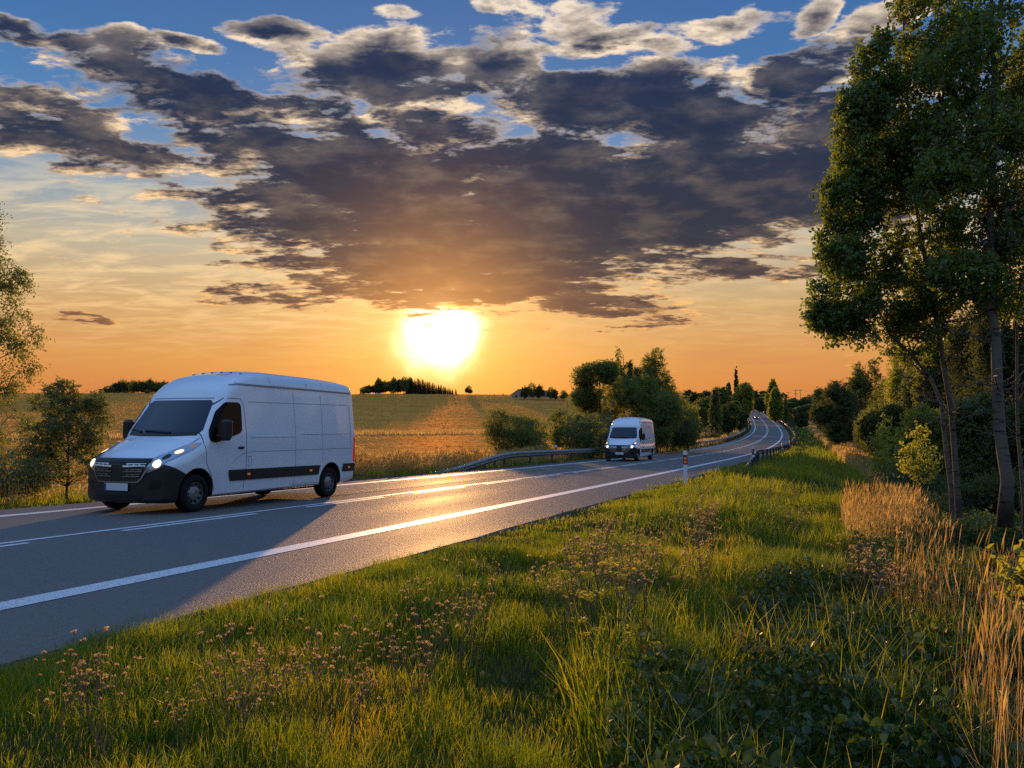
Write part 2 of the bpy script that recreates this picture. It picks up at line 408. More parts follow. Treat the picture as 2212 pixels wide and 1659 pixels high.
def rowz(py, dist): return (918 - py)/FPX*dist

# ---------------------------------------------------------------- ground, fields, road, markings
def ground_material():
    m = bpy.data.materials.new('ground'); m.use_nodes = True; g = NT(m.node_tree)
    pos = g.new('ShaderNodeNewGeometry').outputs['Position']
    fld = g.new('ShaderNodeAttribute', attribute_name='stubble').outputs['Fac']
    trk = g.new('ShaderNodeAttribute', attribute_name='track').outputs['Fac']
    stp = g.new('ShaderNodeAttribute', attribute_name='strip').outputs['Fac']
    n = g.noise(pos, 0.9, 6, 0.6); n2 = g.noise(pos, 0.05, 4, 0.55); n3 = g.noise(pos, 14.0, 4, 0.65)
    grass = g.mix(g.smooth(n, .35, .65), (.020, .030, .008), (.060, .062, .020))
    grass = g.mix(g.smooth(n3, .4, .7), grass, (.045, .034, .016))
    # stubble rows
    sp = g.new('ShaderNodeSeparateXYZ', {0: pos})
    wob = g.mad(n2, 14.0, 0.0)
    row = g.m('SINE', g.mul(g.add(g.add(g.mul(sp.outputs[1], 1.0), g.mul(sp.outputs[0], .12)), wob), 1.15))
    row2 = g.m('SINE', g.mul(g.add(g.mul(sp.outputs[1], .20), g.mul(wob, .35)), 1.0))
    tan = g.mix(g.lin(row, -1, 1), (.50, .215, .040), (.64, .30, .060))
    tan = g.mix(g.mul(g.smooth(row2, .1, .95), .30), tan, (.70, .35, .08))
    stripe = g.noise(g.xyz(g.mul(sp.outputs[0], .035), g.add(g.mul(sp.outputs[1], .55), g.mul(wob, .25)), 0.0), 1.0, 5, .65)
    tan = g.mix(g.mul(g.smooth(stripe, .48, .62), .6), tan, (.33, .145, .03))
    tan = g.mix(g.mul(g.smooth(stripe, .46, .34), .5), tan, (.74, .40, .10))
    tan = g.mix(g.mul(g.smooth(n, .5, .75), .3), tan, (.24, .13, .045))
    tan = g.mix(g.mul(g.smooth(n2, .52, .7), .22), tan, (.32, .18, .035))
    strip = g.mix(g.smooth(n, .35, .65), (.12, .085, .026), (.34, .24, .10))
    gravel = g.mix(g.smooth(n3, .35, .65), (.16, .14, .11), (.30, .27, .22))
    col = g.mix(fld, grass, tan); col = g.mix(stp, col, strip); col = g.mix(trk, col, gravel)
    bh = g.add(g.mul(n3, .5), g.mul(row, g.mul(fld, .3)))
    bp = g.new('ShaderNodeBump', {'Strength': .6, 'Distance': .12, 'Height': bh})
    d = g.new('ShaderNodeBsdfDiffuse', {'Color': col, 'Roughness': .9, 'Normal': bp.outputs[0]})
    # straw shines when looked at against the sun
    gl = g.new('ShaderNodeBsdfGlossy', {'Color': g.mix(1.0, col, (1.9, 1.7, 1.4), 'MULTIPLY'), 'Roughness': .62, 'Normal': bp.outputs[0]})
    mx = g.new('ShaderNodeMixShader', {0: g.mul(g.sat(g.add(fld, stp)), .07), 1: d.outputs[0], 2: gl.outputs[0]})
    o = g.new('ShaderNodeOutputMaterial'); g.t.links.new(mx.outputs[0], o.inputs[0])
    return m
def axis(lo, hi, c, fine, grow):
    a = [0.0]; st = fine
    while a[-1] < max(hi - c, c - lo): a.append(a[-1] + st); st *= grow
    a = np.array(a); v = np.concatenate([-a[:0:-1], a]) + c
    v = v[(v >= lo) & (v <= hi)]; return np.concatenate([[lo], v, [hi]])
def build_ground():
    gx = axis(-6000, 6000, 1.0, .22, 1.022); gy = axis(-600, 7000, 6.0, .22, 1.0185)
    X, Y = np.meshgrid(gx, gy); Z = ground(X, Y); ny, nx = X.shape
    i = np.arange(ny-1)[:, None]*nx + np.arange(nx-1)[None]
    o = mesh_obj('ground', np.stack([X, Y, Z], -1), np.stack([i, i+1, i+nx+1, i+nx], -1).reshape(-1, 4), ground_material(), smooth=True)
    tag(o, kind='structure')
    s, off = to_road(X, Y); x, y = X.ravel(), Y.ravel()
    fld = sstep(-off, 13, 17)*sstep(y, 20, 34)
    edge = 205 + (x + 40)*0.42 + vnoise(x/25, y*0)*14
    strip = sstep(y, edge - 9, edge - 3)*sstep(y, edge + 26, edge + 16)*fld
    tx = np.interp(y, [200, 260, 330, 420, 480], [86, 97, 122, 158, 190])
    track = sstep(-np.abs(x - tx), -9, -5)*sstep(y, 225, 262)*sstep(y, 420, 380)*sstep(off, 12, 16)
    for nm, v in (('stubble', fld), ('strip', strip), ('track', track)):
        a = o.data.attributes.new(nm, 'FLOAT', 'POINT'); a.data.foreach_set('value', v.astype(np.float32))
build_ground()

def asphalt():
    m = bpy.data.materials.new('asphalt'); m.use_nodes = True; g = NT(m.node_tree)
    pos = g.new('ShaderNodeNewGeometry').outputs['Position']
    off = g.new('ShaderNodeAttribute', attribute_name='off').outputs['Fac']
    along = g.new('ShaderNodeAttribute', attribute_name='along').outputs['Fac']
    v = g.new('ShaderNodeTexVoronoi', {'Vector': pos, 'Scale': 48.0})
    fine = g.noise(pos, 26.0, 6, .78)
    patch = g.noise(g.xyz(g.mul(off, 1.1), g.mul(along, .06), 0.0), 1.0, 5, .6)
    big = g.noise(pos, .5, 4, .6)
    # wheel paths are polished smoother than the crown of each lane
    wp = g.m('SINE', g.mad(g.m('ABSOLUTE', off), 3.59, -1.2))
    c = g.mix(g.smooth(fine, .40, .61), (.006, .007, .008), (.078, .074, .072))
    c = g.mix(g.mul(g.smooth(v.outputs['Distance'], .0, .6), .35), c, (.03, .031, .034))
    c = g.mix(g.mul(g.smooth(patch, .45, .7), .35), c, (.030, .031, .034))
    c = g.mix(g.mul(g.smooth(big, .5, .7), .25), c, (.085, .08, .078))
    c = g.mix(g.mul(g.smooth(wp, -.2, .9), .30), c, (.024, .024, .026))
    edgef = g.smooth(g.m('ABSOLUTE', off), 4.25, 4.9)
    c = g.mix(g.mul(edgef, .25), c, (.028, .026, .026))
    r = g.add(g.mad(wp, .035, .52), g.mad(patch, .16, -.08))
    bp = g.new('ShaderNodeBump', {'Strength': .8, 'Distance': .012, 'Height': g.add(fine, g.mul(v.outputs['Distance'], .8))})
    d = g.new('ShaderNodeBsdfDiffuse', {'Color': c, 'Normal': bp.outputs[0]})
    # worn chippings: a broad sheen plus a narrower one where tyres have polished them
    ga = g.new('ShaderNodeBsdfGlossy', {'Color': (1, .90, .72), 'Roughness': r, 'Normal': bp.outputs[0]})  # warm tint puts the low sun's gold into the sheen
    gb = g.new('ShaderNodeBsdfGlossy', {'Color': (1, .95, .92), 'Roughness': .72, 'Normal': bp.outputs[0]})
    mx0 = g.new('ShaderNodeMixShader', {0: .078, 1: d.outputs[0], 2: ga.outputs[0]})
    mx = g.new('ShaderNodeMixShader', {0: .10, 1: mx0.outputs[0], 2: gb.outputs[0]})
    o = g.new('ShaderNodeOutputMaterial'); g.t.links.new(mx.outputs[0], o.inputs[0])
    return m
def paintmat():
    m = bpy.data.materials.new('road_paint'); m.use_nodes = True; g = NT(m.node_tree)
    pos = g.new('ShaderNodeNewGeometry').outputs['Position']
    n = g.noise(pos, 45.0, 4, .7); n2 = g.noise(pos, 2.2, 4, .6)
    c = g.mix(g.smooth(n, .36, .52), (.20, .20, .21), (.70, .70, .72)); c = g.mix(g.mul(g.smooth(n2, .45, .75), .35), c, (.5, .49, .47))
    bp = g.new('ShaderNodeBump', {'Strength': .4, 'Distance': .004, 'Height': n})
    b = g.new('ShaderNodeBsdfPrincipled', {'Base Color': c, 'Roughness': .55, 'Specular IOR Level': .35, 'Normal': bp.outputs[0]})
    o = g.new('ShaderNodeOutputMaterial'); g.t.links.new(b.outputs[0], o.inputs[0])
    return m
def ribbon(name, segs, mat, dz):
    """segs: list of (s0, s1, o_left, o_right): sheets lying on the road"""
    V, F, n = [], [], 0
    for s0, s1, a, b in segs:
        k = max(2, int((s1 - s0)/2.0) + 1); s = np.linspace(s0, s1, k)
        P = np.stack([road(s, a, dz), road(s, b, dz)], 1).reshape(-1, 3)
        i = np.arange(k-1)*2 + n; V.append(P); F.append(np.stack([i, i+1, i+3, i+2], 1)); n += len(P)
    return tag(mesh_obj(name, np.concatenate(V), np.concatenate(F), mat), kind='structure')
def build_road():
    s = np.arange(-85, 690, 1.0); sides = []
    wob = lambda k: (vnoise(s*1.7, s*0 + k) + .6*vnoise(s*.6, s*0 + k + 5))*.07
    lanes = [PAVE_L, -4.2, -3.4, -1.7, 0, 1.7, 3.4, 4.5, PAVE_R]
    cols = [road(s, PAVE_L - .03 + wob(2), -.16)] + [road(s, o + (wob(2) if o == PAVE_L else wob(7) if o == PAVE_R else 0), 0) for o in lanes] + [road(s, PAVE_R + .03 + wob(7), -.16)]
    offs = [PAVE_L] + lanes + [PAVE_R]
    P = np.stack(cols, 1); n, k = P.shape[:2]
    i = np.arange(n-1)[:, None]*k + np.arange(k-1)[None]
    o = mesh_obj('road', P, np.stack([i, i+1, i+k+1, i+k], -1).reshape(-1, 4), asphalt(), smooth=False)
    tag(o, kind='structure')
    for nm, v in (('off', np.tile(offs, n)), ('along', np.repeat(s, k))):
        a = o.data.attributes.new(nm, 'FLOAT', 'POINT'); a.data.foreach_set('value', np.asarray(v, np.float32))
    pm = paintmat()
    ribbon('road_edge_marking', [(-80, 640, 3.36, 3.66), (-80, 640, -3.64, -3.38)], pm, .005)
    seg = [(-80, 640, -.19, -.065)]
    t = -39.4
    while t < 122: seg.append((t, t + 3.0, .065, .19)); t += 4.5
    seg.append((124, 640, .065, .19))
    ribbon('road_centre_marking', seg, pm, .005)
build_road()

# ---------------------------------------------------------------- materials of made things
from mathutils.bvhtree import BVHTree
from mathutils.geometry import delaunay_2d_cdt
M = {}
M['paint'] = principled('white_paint', (.72, .75, .80), .32, 0, .5, coat=.7, var=.03, vscale=1.5)
M['plastic'] = principled('black_plastic', (.013, .013, .014), .48, 0, .4, var=.2, vscale=6)
M['gap'] = principled('door_gap', (.04, .045, .05), .8)
M['seam'] = principled('panel_gap', (.24, .25, .28), .6)
M['glass'] = principled('dark_glass', (.006, .012, .026), .03, 0, .55)
M['sideglass'] = principled('side_glass', (.002, .002, .003), .05, 0, .10)
M['tyre'] = principled('rubber', (.012, .012, .012), .85, 0, .2, bump=.3)
M['rim'] = principled('wheel_steel', (.22, .22, .23), .4, .7, .5, var=.2)
M['chrome'] = principled('chrome', (.55, .57, .60), .18, .95, .5)
M['lens'] = principled('lamp_lens', (.32, .36, .42), .08, .55, .8, coat=.8)
M['bulb'] = principled('lit_lamp', (1, .9, .7), .3, emis=(1.0, .78, .46), estr=2.6)
M['drl'] = principled('lit_indicator', (1, .7, .4), .3, emis=(1.0, .62, .28), estr=1.8)
M['plate'] = principled('plate_white', (.62, .64, .62), .4)
M['plateblue'] = principled('plate_blue', (.01, .035, .25), .4)
M['amber'] = principled('amber_lens', (.75, .17, .01), .2, emis=(1, .25, .02), estr=.22)
M['red'] = principled('red_lens', (.42, .012, .01), .15, emis=(1, .05, .03), estr=.18)
M['under'] = principled('underbody', (.008, .008, .008), .9)
M['steel'] = principled('galvanised_steel', (.27, .27, .275), .45, .45, .5, var=.3, vscale=3, bump=.15, bscale=25)
M['steelpost'] = principled('shaded_post_steel', (.06, .06, .063), .65, .2, .4, var=.35, vscale=5)  # post steel coloured dark to carry the shade on its backlit side
M['white'] = principled('white_plastic', (.74, .75, .76), .45, var=.07, vscale=10)
M['black'] = principled('black_band', (.015, .015, .015), .5)
M['orange'] = principled('orange_reflector', (.80, .14, .02), .35, emis=(1, .18, .02), estr=.12)  # reflector given a faint glow of its own
M['wreflector'] = principled('white_reflector', (.75, .77, .80), .15, .2)

# ---------------------------------------------------------------- delivery van (local x to its rear, y to its right, z up)
def FL(V):  # (u to the rear, v to the van's left, h up) -> local
    V = np.asarray(V, float).reshape(-1, 3); return V*np.array([1, -1, 1])
class Shell:
    def __init__(s, V, F): s.V = V; s.bvh = BVHTree.FromPolygons([tuple(v) for v in V], [tuple(f) for f in F])
    def hit(s, p, d):
        h, n, i, t = s.bvh.ray_cast(Vector(p), Vector(d))
        if h is None: return None
        if n.dot(Vector(d)) > 0: n = -n
        return h, n
def patch(sh, poly, plane, name, mat, parent, off=.006, thick=.02, res=.07, rd=None):
    """a panel laid on the body: outline given in side (u,h), front (v,h) or rear view and dropped onto the shell"""
    if plane == 'L': O, A, B, D = (0, 5, 0), (1, 0, 0), (0, 0, 1), (0, -1, 0)
    elif plane == 'R': O, A, B, D = (0, -5, 0), (1, 0, 0), (0, 0, 1), (0, 1, 0)
    elif plane == 'F': O, A, B, D = (-3, 0, 0), (0, 1, 0), (0, 0, 1), (1, 0, 0)
    O, A, B, D = map(lambda v: np.array(v, float), (O, A, B, D))
    # rounded outline
    pts = np.array(poly, float)
    if rd:
        q = []; n = len(pts)
        for i in range(n):
            p, a, b = pts[i], pts[i-1], pts[(i+1) % n]
            la, lb = np.linalg.norm(a-p), np.linalg.norm(b-p); r = min(rd, la*.45, lb*.45)
            pa, pb = p + (a-p)/la*r, p + (b-p)/lb*r
            for t in (0, .33, .67, 1): q.append((1-t)**2*pa + 2*t*(1-t)*p + t*t*pb)
        pts = np.array(q)
    out = []
    for i in range(len(pts)):
        a, b = pts[i], pts[(i+1) % len(pts)]; k = max(1, int(np.ceil(np.linalg.norm(b-a)/res)))
        out += [a + (b-a)*t/k for t in range(k)]
    nb = len(out); lo, hi = np.min(out, 0), np.max(out, 0)
    grid = [(x, y) for x in np.arange(lo[0]+res*.5, hi[0], res) for y in np.arange(lo[1]+res*.5, hi[1], res)]
    vs, es, fs, *_ = delaunay_2d_cdt([Vector(p) for p in out + grid], [(i, (i+1) % nb) for i in range(nb)], [], 1, 1e-6)
    V, N, ok = [], [], []
    for v in vs:
        p = O + A*v[0] + B*v[1]; h = sh.hit(p, D)
        if h is None: V.append(p); N.append(-D); ok.append(False)
        else: V.append(np.array(h[0])); N.append(np.array(h[1])); ok.append(True)
    V, N = np.array(V), np.array(N)
    fs = [f for f in fs if all(ok[i] for i in f)]
    if not fs: return None
    used = sorted({i for f in fs for i in f}); mp = {a: b for b, a in enumerate(used)}; fs = [[mp[i] for i in f] for f in fs]; V, N = V[used], N[used]
    top = V + N*off; bot = top - N*thick
    cnt = {}
    for f in fs:
        for a, b in zip(f, list(f[1:]) + [f[0]]):
            k = (min(a, b), max(a, b)); cnt[k] = cnt.get(k, 0) + 1
    rim = [(a, b, b+len(V), a+len(V)) for (a, b), c in cnt.items() if c == 1]
    F3 = np.array([f for f in fs if len(f) == 3]); F4 = [f for f in fs if len(f) == 4]
    Fs = [F3] + ([np.array(F4)] if F4 else []) + [np.array(rim)]
    return mesh_obj(name, FL(np.concatenate([top, bot])), Fs, mat, parent, smooth=False)
def strip(sh, line, plane, w, name, mat, parent, off=.003, thick=.006):
    """a thin line laid on the body"""
    L = np.array(line, float); q = [L[0]]
    for a, b in zip(L[:-1], L[1:]):
        k = max(1, int(np.linalg.norm(b-a)/.06)); q += [a + (b-a)*(t+1)/k for t in range(k)]
    q = np.array(q); T = np.gradient(q, axis=0); T /= np.linalg.norm(T, axis=1)[:, None] + 1e-9
    Nn = np.stack([-T[:, 1], T[:, 0]], 1)*w/2
    sgn = {'L': ((0, 5, 0), (0, -1, 0)), 'R': ((0, -5, 0), (0, 1, 0)), 'F': ((-3, 0, 0), (1, 0, 0)), 'T': ((0, 0, 6), (0, 0, -1))}[plane]
    mb = MB(); prev = None
    for p in zip(q + Nn, q - Nn):
        row = []
        for c in p:
            P = np.array(sgn[0], float)
            if plane == 'F': P[1], P[2] = c
            elif plane == 'T': P[0], P[1] = c
            else: P[0], P[2] = c
            h = sh.hit(P, sgn[1])
            if h is None: row = None; break
            row += [np.array(h[0]) + np.array(h[1])*off, np.array(h[0]) + np.array(h[1])*(off-thick)]
        if row is not None and prev is not None:
            V = FL(np.array(prev + row))
            mb.add(V, [np.array([(0, 2, 6, 4), (1, 5, 7, 3), (0, 4, 5, 1), (2, 3, 7, 6)])])
        prev = row
    return mb.build(name, mat, parent) if mb.V else None

TOPU = [0.0, .02, .06, .12, .30, .60, .84, .90, 1.42, 1.50, 1.60, 1.80, 2.10, 2.5, 3.0, 4.6, 5.6, 6.0, 6.14, 6.2]
TOPH = [.84, .91, .965, 1.00, 1.13, 1.28, 1.375, 1.44, 2.06, 2.15, 2.29, 2.46, 2.61, 2.70, 2.745, 2.745, 2.72, 2.70, 2.685, 2.64]
WH = [.18, .30, .45, .80, 1.20, 1.42, 1.75, 2.10, 2.36, 2.40, 2.46, 2.60, 2.8]
WW = [.955, .985, 1.0, 1.03, 1.03, 1.02, .985, .945, .915, .912, .885, .86, .82]
def van_section(u):
    ht = float(np.interp(u, TOPU, TOPH)); hb = float(np.interp(u, [0, .05, .3, 1.2, 5.6, 6.2], [.25, .21, .21, .25, .30, .38]))
    pl = float(np.interp(u, [0, .04, .12, .35, .7, 5.4, 6.0, 6.16, 6.2], [.90, .935, .965, .99, 1, 1, .99, .98, .965]))
    r = float(np.interp(u, [0, .3, .8, .95, 1.4, 1.7, 2.2, 6.2], [.10, .20, .22, .12, .12, .20, .30, .26]))
    rh = float(np.interp(u, [0, .3, .8, .95, 1.4, 1.8, 2.4, 6.2], [.10, .22, .24, .10, .12, .20, .22, .20]))
    crown = float(np.interp(u, [0, .4, .9, 2.2, 6.2], [.02, .06, .04, .05, .05]))
    he = ht - crown; w = lambda h: float(np.interp(h, WH, WW))*pl
    P = [(0, hb), (w(hb)*.5, hb), (w(hb) - .06, hb), (w(hb) - .015, hb + .02)]
    hs = np.linspace(hb + .05, max(he - r, hb + .12), 26)
    P += [(w(h), h) for h in hs]
    w0 = P[-1][0]; hr = he - hs[-1]
    for t in np.linspace(0, np.pi/2, 9)[1:]: P.append((w0 - rh*(1 - np.cos(t)), hs[-1] + hr*np.sin(t)))
    wt = P[-1][0]
    for f in np.linspace(1, 0, 9)[1:]: P.append((wt*f, he + crown*(1 - f*f)))
    return np.array(P)
def bendf(V):
    u, v = V[:, 0], V[:, 1]
    fall = np.interp(u, [-1, .9, 1.6, 2.6, 9], [1, .75, .35, 0, 0])
    V = V.copy(); V[:, 0] = u + .30*np.abs(v)**2.6*fall; return V
def van_body():
    us = np.unique(np.concatenate([[0, .012, .03, .06], np.arange(.10, 2.6, .04), np.arange(2.6, 6.0, .10), [6.0, 6.06, 6.1, 6.14, 6.17, 6.19, 6.2]]))
    V = []
    for u in us:
        h = van_section(u); full = np.concatenate([h, h[-2:0:-1]*[-1, 1]])
        V.append(np.column_stack([np.full(len(full), u), full]))
    # the nose closes in rings towards the middle so that it can follow the bow of the front
    V = [V[0]*[1, f, 1] for f in (0, .08, .16, .25, .34, .43, .52, .61, .70, .79, .87, .94)] + V
    k = len(V[0]); n = len(V); V = bendf(np.concatenate(V))
    i = np.arange(n-1)[:, None]*k; j = np.arange(k)[None]
    Q = np.stack([i + j, i + (j+1) % k, i + k + (j+1) % k, i + k + j], -1).reshape(-1, 4)
    return V, Q, k, n
def make_van(name, label, group):
    root = empty(name); tag(root, label, 'van', group)
    V, Q, k, n = van_body()
    # closed solid, wheel arches cut out
    me = bpy.data.meshes.new('body')
    faces = [tuple(q) for q in Q] + [tuple(range((n-1)*k, n*k))]
    me.from_pydata([tuple(v) for v in FL(V)], [], faces)
    bm = bmesh.new(); bm.from_mesh(me); bmesh.ops.remove_doubles(bm, verts=bm.verts[:], dist=1e-5); bmesh.ops.dissolve_degenerate(bm, edges=bm.edges[:], dist=1e-5); bmesh.ops.recalc_face_normals(bm, faces=bm.faces[:]); bm.to_mesh(me); bm.free()
    body = bpy.data.objects.new('body', me); C.objects.link(body)
    me.materials.append(M['paint']); me.materials.append(M['under'])
    cuts = []
    for ux in (.85, 5.16):
        for sd in (-1, 1):
            mb = MB(); a = np.linspace(0, 2*np.pi, 33)[:-1]
            poly = [(ux + .435*np.cos(t), max(.05, .37 + .435*np.sin(t))) for t in a]
            poly = [(ux + (.435*np.cos(t)), .37 + (.435*np.sin(t) if np.sin(t) > 0 else .5*np.sin(t))) for t in a]
            mb.prism(poly, (0, sd*.60, 0), (1, 0, 0), (0, 0, 1), (0, sd*.9, 0))
            c = mb.build('cut', M['under']); c.data.materials.clear(); c.data.materials.append(M['paint']); c.data.materials.append(M['under'])
            c.data.polygons.foreach_set('material_index', np.ones(len(c.data.polygons), np.int32))
            b2 = bmesh.new(); b2.from_mesh(c.data); bmesh.ops.recalc_face_normals(b2, faces=b2.faces[:]); b2.to_mesh(c.data); b2.free()
            md = body.modifiers.new('cut', 'BOOLEAN'); md.operation = 'DIFFERENCE'; md.object = c; md.solver = 'EXACT'; cuts.append(c)
    dg = bpy.context.evaluated_depsgraph_get(); dg.update()
    m2 = bpy.data.meshes.new_from_object(body.evaluated_get(dg)); body.modifiers.clear(); body.data = m2; m2.name = 'body'
    for c in cuts: bpy.data.objects.remove(c)
    m2.polygons.foreach_set('use_smooth', np.ones(len(m2.polygons), bool))
    try: m2.set_sharp_from_angle(angle=R(32))
    except Exception: pass
    body.parent = root
    sh = Shell(V, [tuple(q) for q in Q] + [tuple(range((n-1)*k, n*k))])
    # ---- black front bumper: the lower front of the shell, slightly proud
    bm = bmesh.new(); bm.from_mesh(m2)
    for p, nrm in (((.62, 0, 0), (1, 0, 0)), ((0, 0, .965), (.46, 0, 1))):
        bmesh.ops.bisect_plane(bm, geom=bm.verts[:] + bm.edges[:] + bm.faces[:], plane_co=p, plane_no=nrm, clear_outer=True)
    bmesh.ops.delete(bm, geom=[f for f in bm.faces if f.material_index == 1], context='FACES')
    bm.normal_update()
    for v in bm.verts: v.co += v.normal*.012
    bmesh.ops.solidify(bm, geom=bm.faces[:], thickness=.02)
    bme = bpy.data.meshes.new('front_bumper'); bm.to_mesh(bme); bm.free(); bme.materials.clear(); bme.materials.append(M['plastic'])
    bme.polygons.foreach_set('material_index', np.zeros(len(bme.polygons), np.int32))
    bme.polygons.foreach_set('use_smooth', np.ones(len(bme.polygons), bool))
    try: bme.set_sharp_from_angle(angle=R(35))
    except Exception: pass
    bumper = bpy.data.objects.new('front_bumper', bme); C.objects.link(bumper); bumper.parent = root
    for sd in (-1, 1):   # fog lamp recess lines
        patch(sh, [(sd*.62, .42), (sd*.84, .46), (sd*.84, .60), (sd*.66, .58)], 'F', 'air_intake', M['under'], bumper, .016, .01, .06, .04)
    patch(sh, [(-.50, .25), (.50, .25), (.56, .34), (-.56, .34)], 'F', 'air_intake', M['under'], bumper, .017, .01, .08, .03)
    # ---- windscreen, side windows
    ws = patch(sh, [(-.80, 1.395), (-.4, 1.375), (.4, 1.375), (.80, 1.395), (.865, 1.50), (.765, 2.02), (.70, 2.075), (-.70, 2.075), (-.765, 2.02), (-.865, 1.50)], 'F', 'windscreen', M['glass'], root, .004, .02, .06)
    patch(sh, [(-.80, 1.397), (-.4, 1.377), (.4, 1.377), (.80, 1.397), (.82, 1.455), (.4, 1.44), (-.4, 1.44), (-.82, 1.455)], 'F', 'windscreen_edge', M['plastic'], ws, .008, .01, .06)
    for (a, b, c) in (((.30, 1.44), (-.28, 1.475), (-.33, 1.47)), ((-.42, 1.45), (-.72, 1.50), (-.78, 1.495))):
        strip(sh, [a, b, c], 'F', .028, 'wiper', M['plastic'], root, .03, .02)
    for sd in 'LR':
        patch(sh, [(1.15, 1.46), (1.13, 1.29), (1.30, 1.265), (1.70, 1.37), (2.03, 1.47), (2.04, 1.98), (1.98, 2.045), (1.60, 2.04), (1.40, 1.85)], sd, 'side_window', M['sideglass'], root, .014, .03, .035, .07)
        patch(sh, [(1.66, .74), (1.72, .53), (4.66, .545), (4.70, .75)], sd, 'side_moulding', M['plastic'], root, .018, .03, .12, .03)
        patch(sh, [(5.62, .58), (6.17, .58), (6.17, .76), (5.66, .76)], sd, 'rear_moulding', M['plastic'], root, .018, .03, .10, .03)
        for u in (2.25, 4.35):
            patch(sh, [(u-.04, .625), (u+.04, .625), (u+.04, .665), (u-.04, .665)], sd, 'marker_lamp', M['amber'], root, .024, .012, .05)
        patch(sh, [(5.86, .65), (5.94, .65), (5.94, .69), (5.86, .69)], sd, 'marker_lamp', M['amber'], root, .024, .012, .05)
        patch(sh, [(6.09, .80), (6.175, .80), (6.175, 1.38), (6.11, 1.38)], sd, 'tail_light', M['red'], root, .010, .03, .08, .02)
        # door gaps and pressings
        d = 'door' if sd == 'L' else 'door'
        for ln in ([(2.14, .36), (2.17, .8), (2.17, 1.5), (2.13, 2.0), (2.05, 2.12), (1.62, 2.12), (1.38, 1.92), (1.08, 1.52), (1.03, 1.25), (1.05, .9), (1.22, .62), (1.32, .36)],):
            strip(sh, ln, sd, .010, 'door_gap', M['gap'], root)
        for ln in ([(3.78, .34), (3.78, 2.33)], [(4.80, .82), (4.80, 2.33)], [(2.27, 2.07), (5.95, 2.14)], [(4.0, 1.43), (6.0, 1.46)], [(2.30, 1.08), (6.04, 1.12)], [(1.75, .86), (1.92, .98), (2.10, 1.05), (2.30, 1.08)], [(5.98, 1.12), (6.0, 2.14)], [(2.23, .80), (2.32, .80), (2.32, .99), (2.23, .99), (2.23, .80)]):
            strip(sh, ln, sd, .010, 'panel_gap', M['seam'], root)
        strip(sh, [(1.85, 2.385), (2.0, 2.405), (6.1, 2.43)], sd, .022, 'roof_gutter', M['seam'], root, .012, .02)
        strip(sh, [(2.0, 2.44), (6.1, 2.465)], sd, .03, 'gutter_lip', M['paint'], root, .014, .02)
        strip(sh, [(2.30, 1.375), (3.77, 1.395)], sd, .028, 'pressing', M['paint'], root, .010, .012)
        for u in (3.0, 4.3, 4.9):
            strip(sh, [(u, 2.48), (u, 2.66)], sd, .02, 'roof_joint', M['seam'], root, .002, .004)
    for sd in (1, -1):
        # headlamp wraps the corner
        hl = patch(sh, [(sd*.50, .735), (sd*.62, .735), (sd*.80, .82), (sd*.91, .97), (sd*.965, 1.14), (sd*.955, 1.255), (sd*.88, 1.235), (sd*.75, 1.09), (sd*.63, .955), (sd*.54, .84)], 'F', 'headlight', M['lens'], root, .018, .04, .04)
        for (v, h, r, mt, nm) in ((.745, .885, .062, M['bulb'], 'lamp'), (.87, 1.09, .036, M['drl'], 'indicator')):
            patch(sh, [(sd*v + r*math.cos(t), h + r*math.sin(t)) for t in np.linspace(0, 2*np.pi, 17)[:-1]], 'F', nm, mt, hl, .024, .01, .05)
        patch(sh, [(sd*.80 + .05*math.cos(t), 1.0 + .05*math.sin(t)) for t in np.linspace(0, 2*np.pi, 13)[:-1]], 'F', 'reflector', M['plastic'], hl, .022, .008, .05)
        patch(sh, [(sd*.93 + .022*math.cos(t), 1.19 + .022*math.sin(t)) for t in np.linspace(0, 2*np.pi, 9)[:-1]], 'F', 'reflector', M['amber'], hl, .022, .008, .05)
        # mirror
        mb = MB(); mb.box((1.36, -sd*1.20, 1.50), (.15, .22, .40), bev=.05); mb.tube([(1.30, -sd*.99, 1.40), (1.33, -sd*1.10, 1.38), (1.36, -sd*1.16, 1.38)], .035, 6)
        mr = mb.build('side_mirror', M['plastic'], root)
        mb = MB(); mb.box((1.438, -sd*1.20, 1.52), (.01, .17, .28), bev=.004); mb.build('mirror_glass', M['chrome'], mr)
        # handle
        mb = MB(); mb.box((2.00, -sd*1.045, 1.165), (.17, .03, .045), bev=.012); mb.build('door_handle', M['plastic'], root)
    # ---- grille
    gr = patch(sh, [(-.64, .965), (.64, .965), (.60, .84), (.50, .66), (.43, .585), (-.43, .585), (-.50, .66), (-.60, .84)], 'F', 'grille', M['plastic'], root, .020, .02, .05)
    for h, w in ((.845, .57), (.755, .52), (.668, .475)):
        for sd in (-1, 1):
            strip(sh, [(sd*.13, h - .004), (sd*w, h + .004)], 'F', .020, 'grille_bar', M['chrome'], gr, .034, .014)
            strip(sh, [(sd*.20, h + .035), (sd*(w + .01), h + .040)], 'F', .012, 'grille_bar', M['chrome'], gr, .032, .012)
            for q in (.22, .34, .45):
                if q < w - .03: strip(sh, [(sd*q, h), (sd*(q+.02), h + .036)], 'F', .022, 'grille_bar', M['chrome'], gr, .031, .011)
    strip(sh, [(-.60, .80), (-.515, .64), (-.44, .572), (0, .565), (.44, .572), (.515, .64), (.60, .80)], 'F', .026, 'grille_surround', M['chrome'], gr, .034, .014)
    strip(sh, [(-.64, .93), (0, .925), (.64, .93)], 'F', .05, 'grille_top', M['plastic'], gr, .034, .014)
    strip(sh, [(-.66, .985), (0, .982), (.66, .985)], 'F', .012, 'bonnet_gap', M['seam'], root, .003, .006)
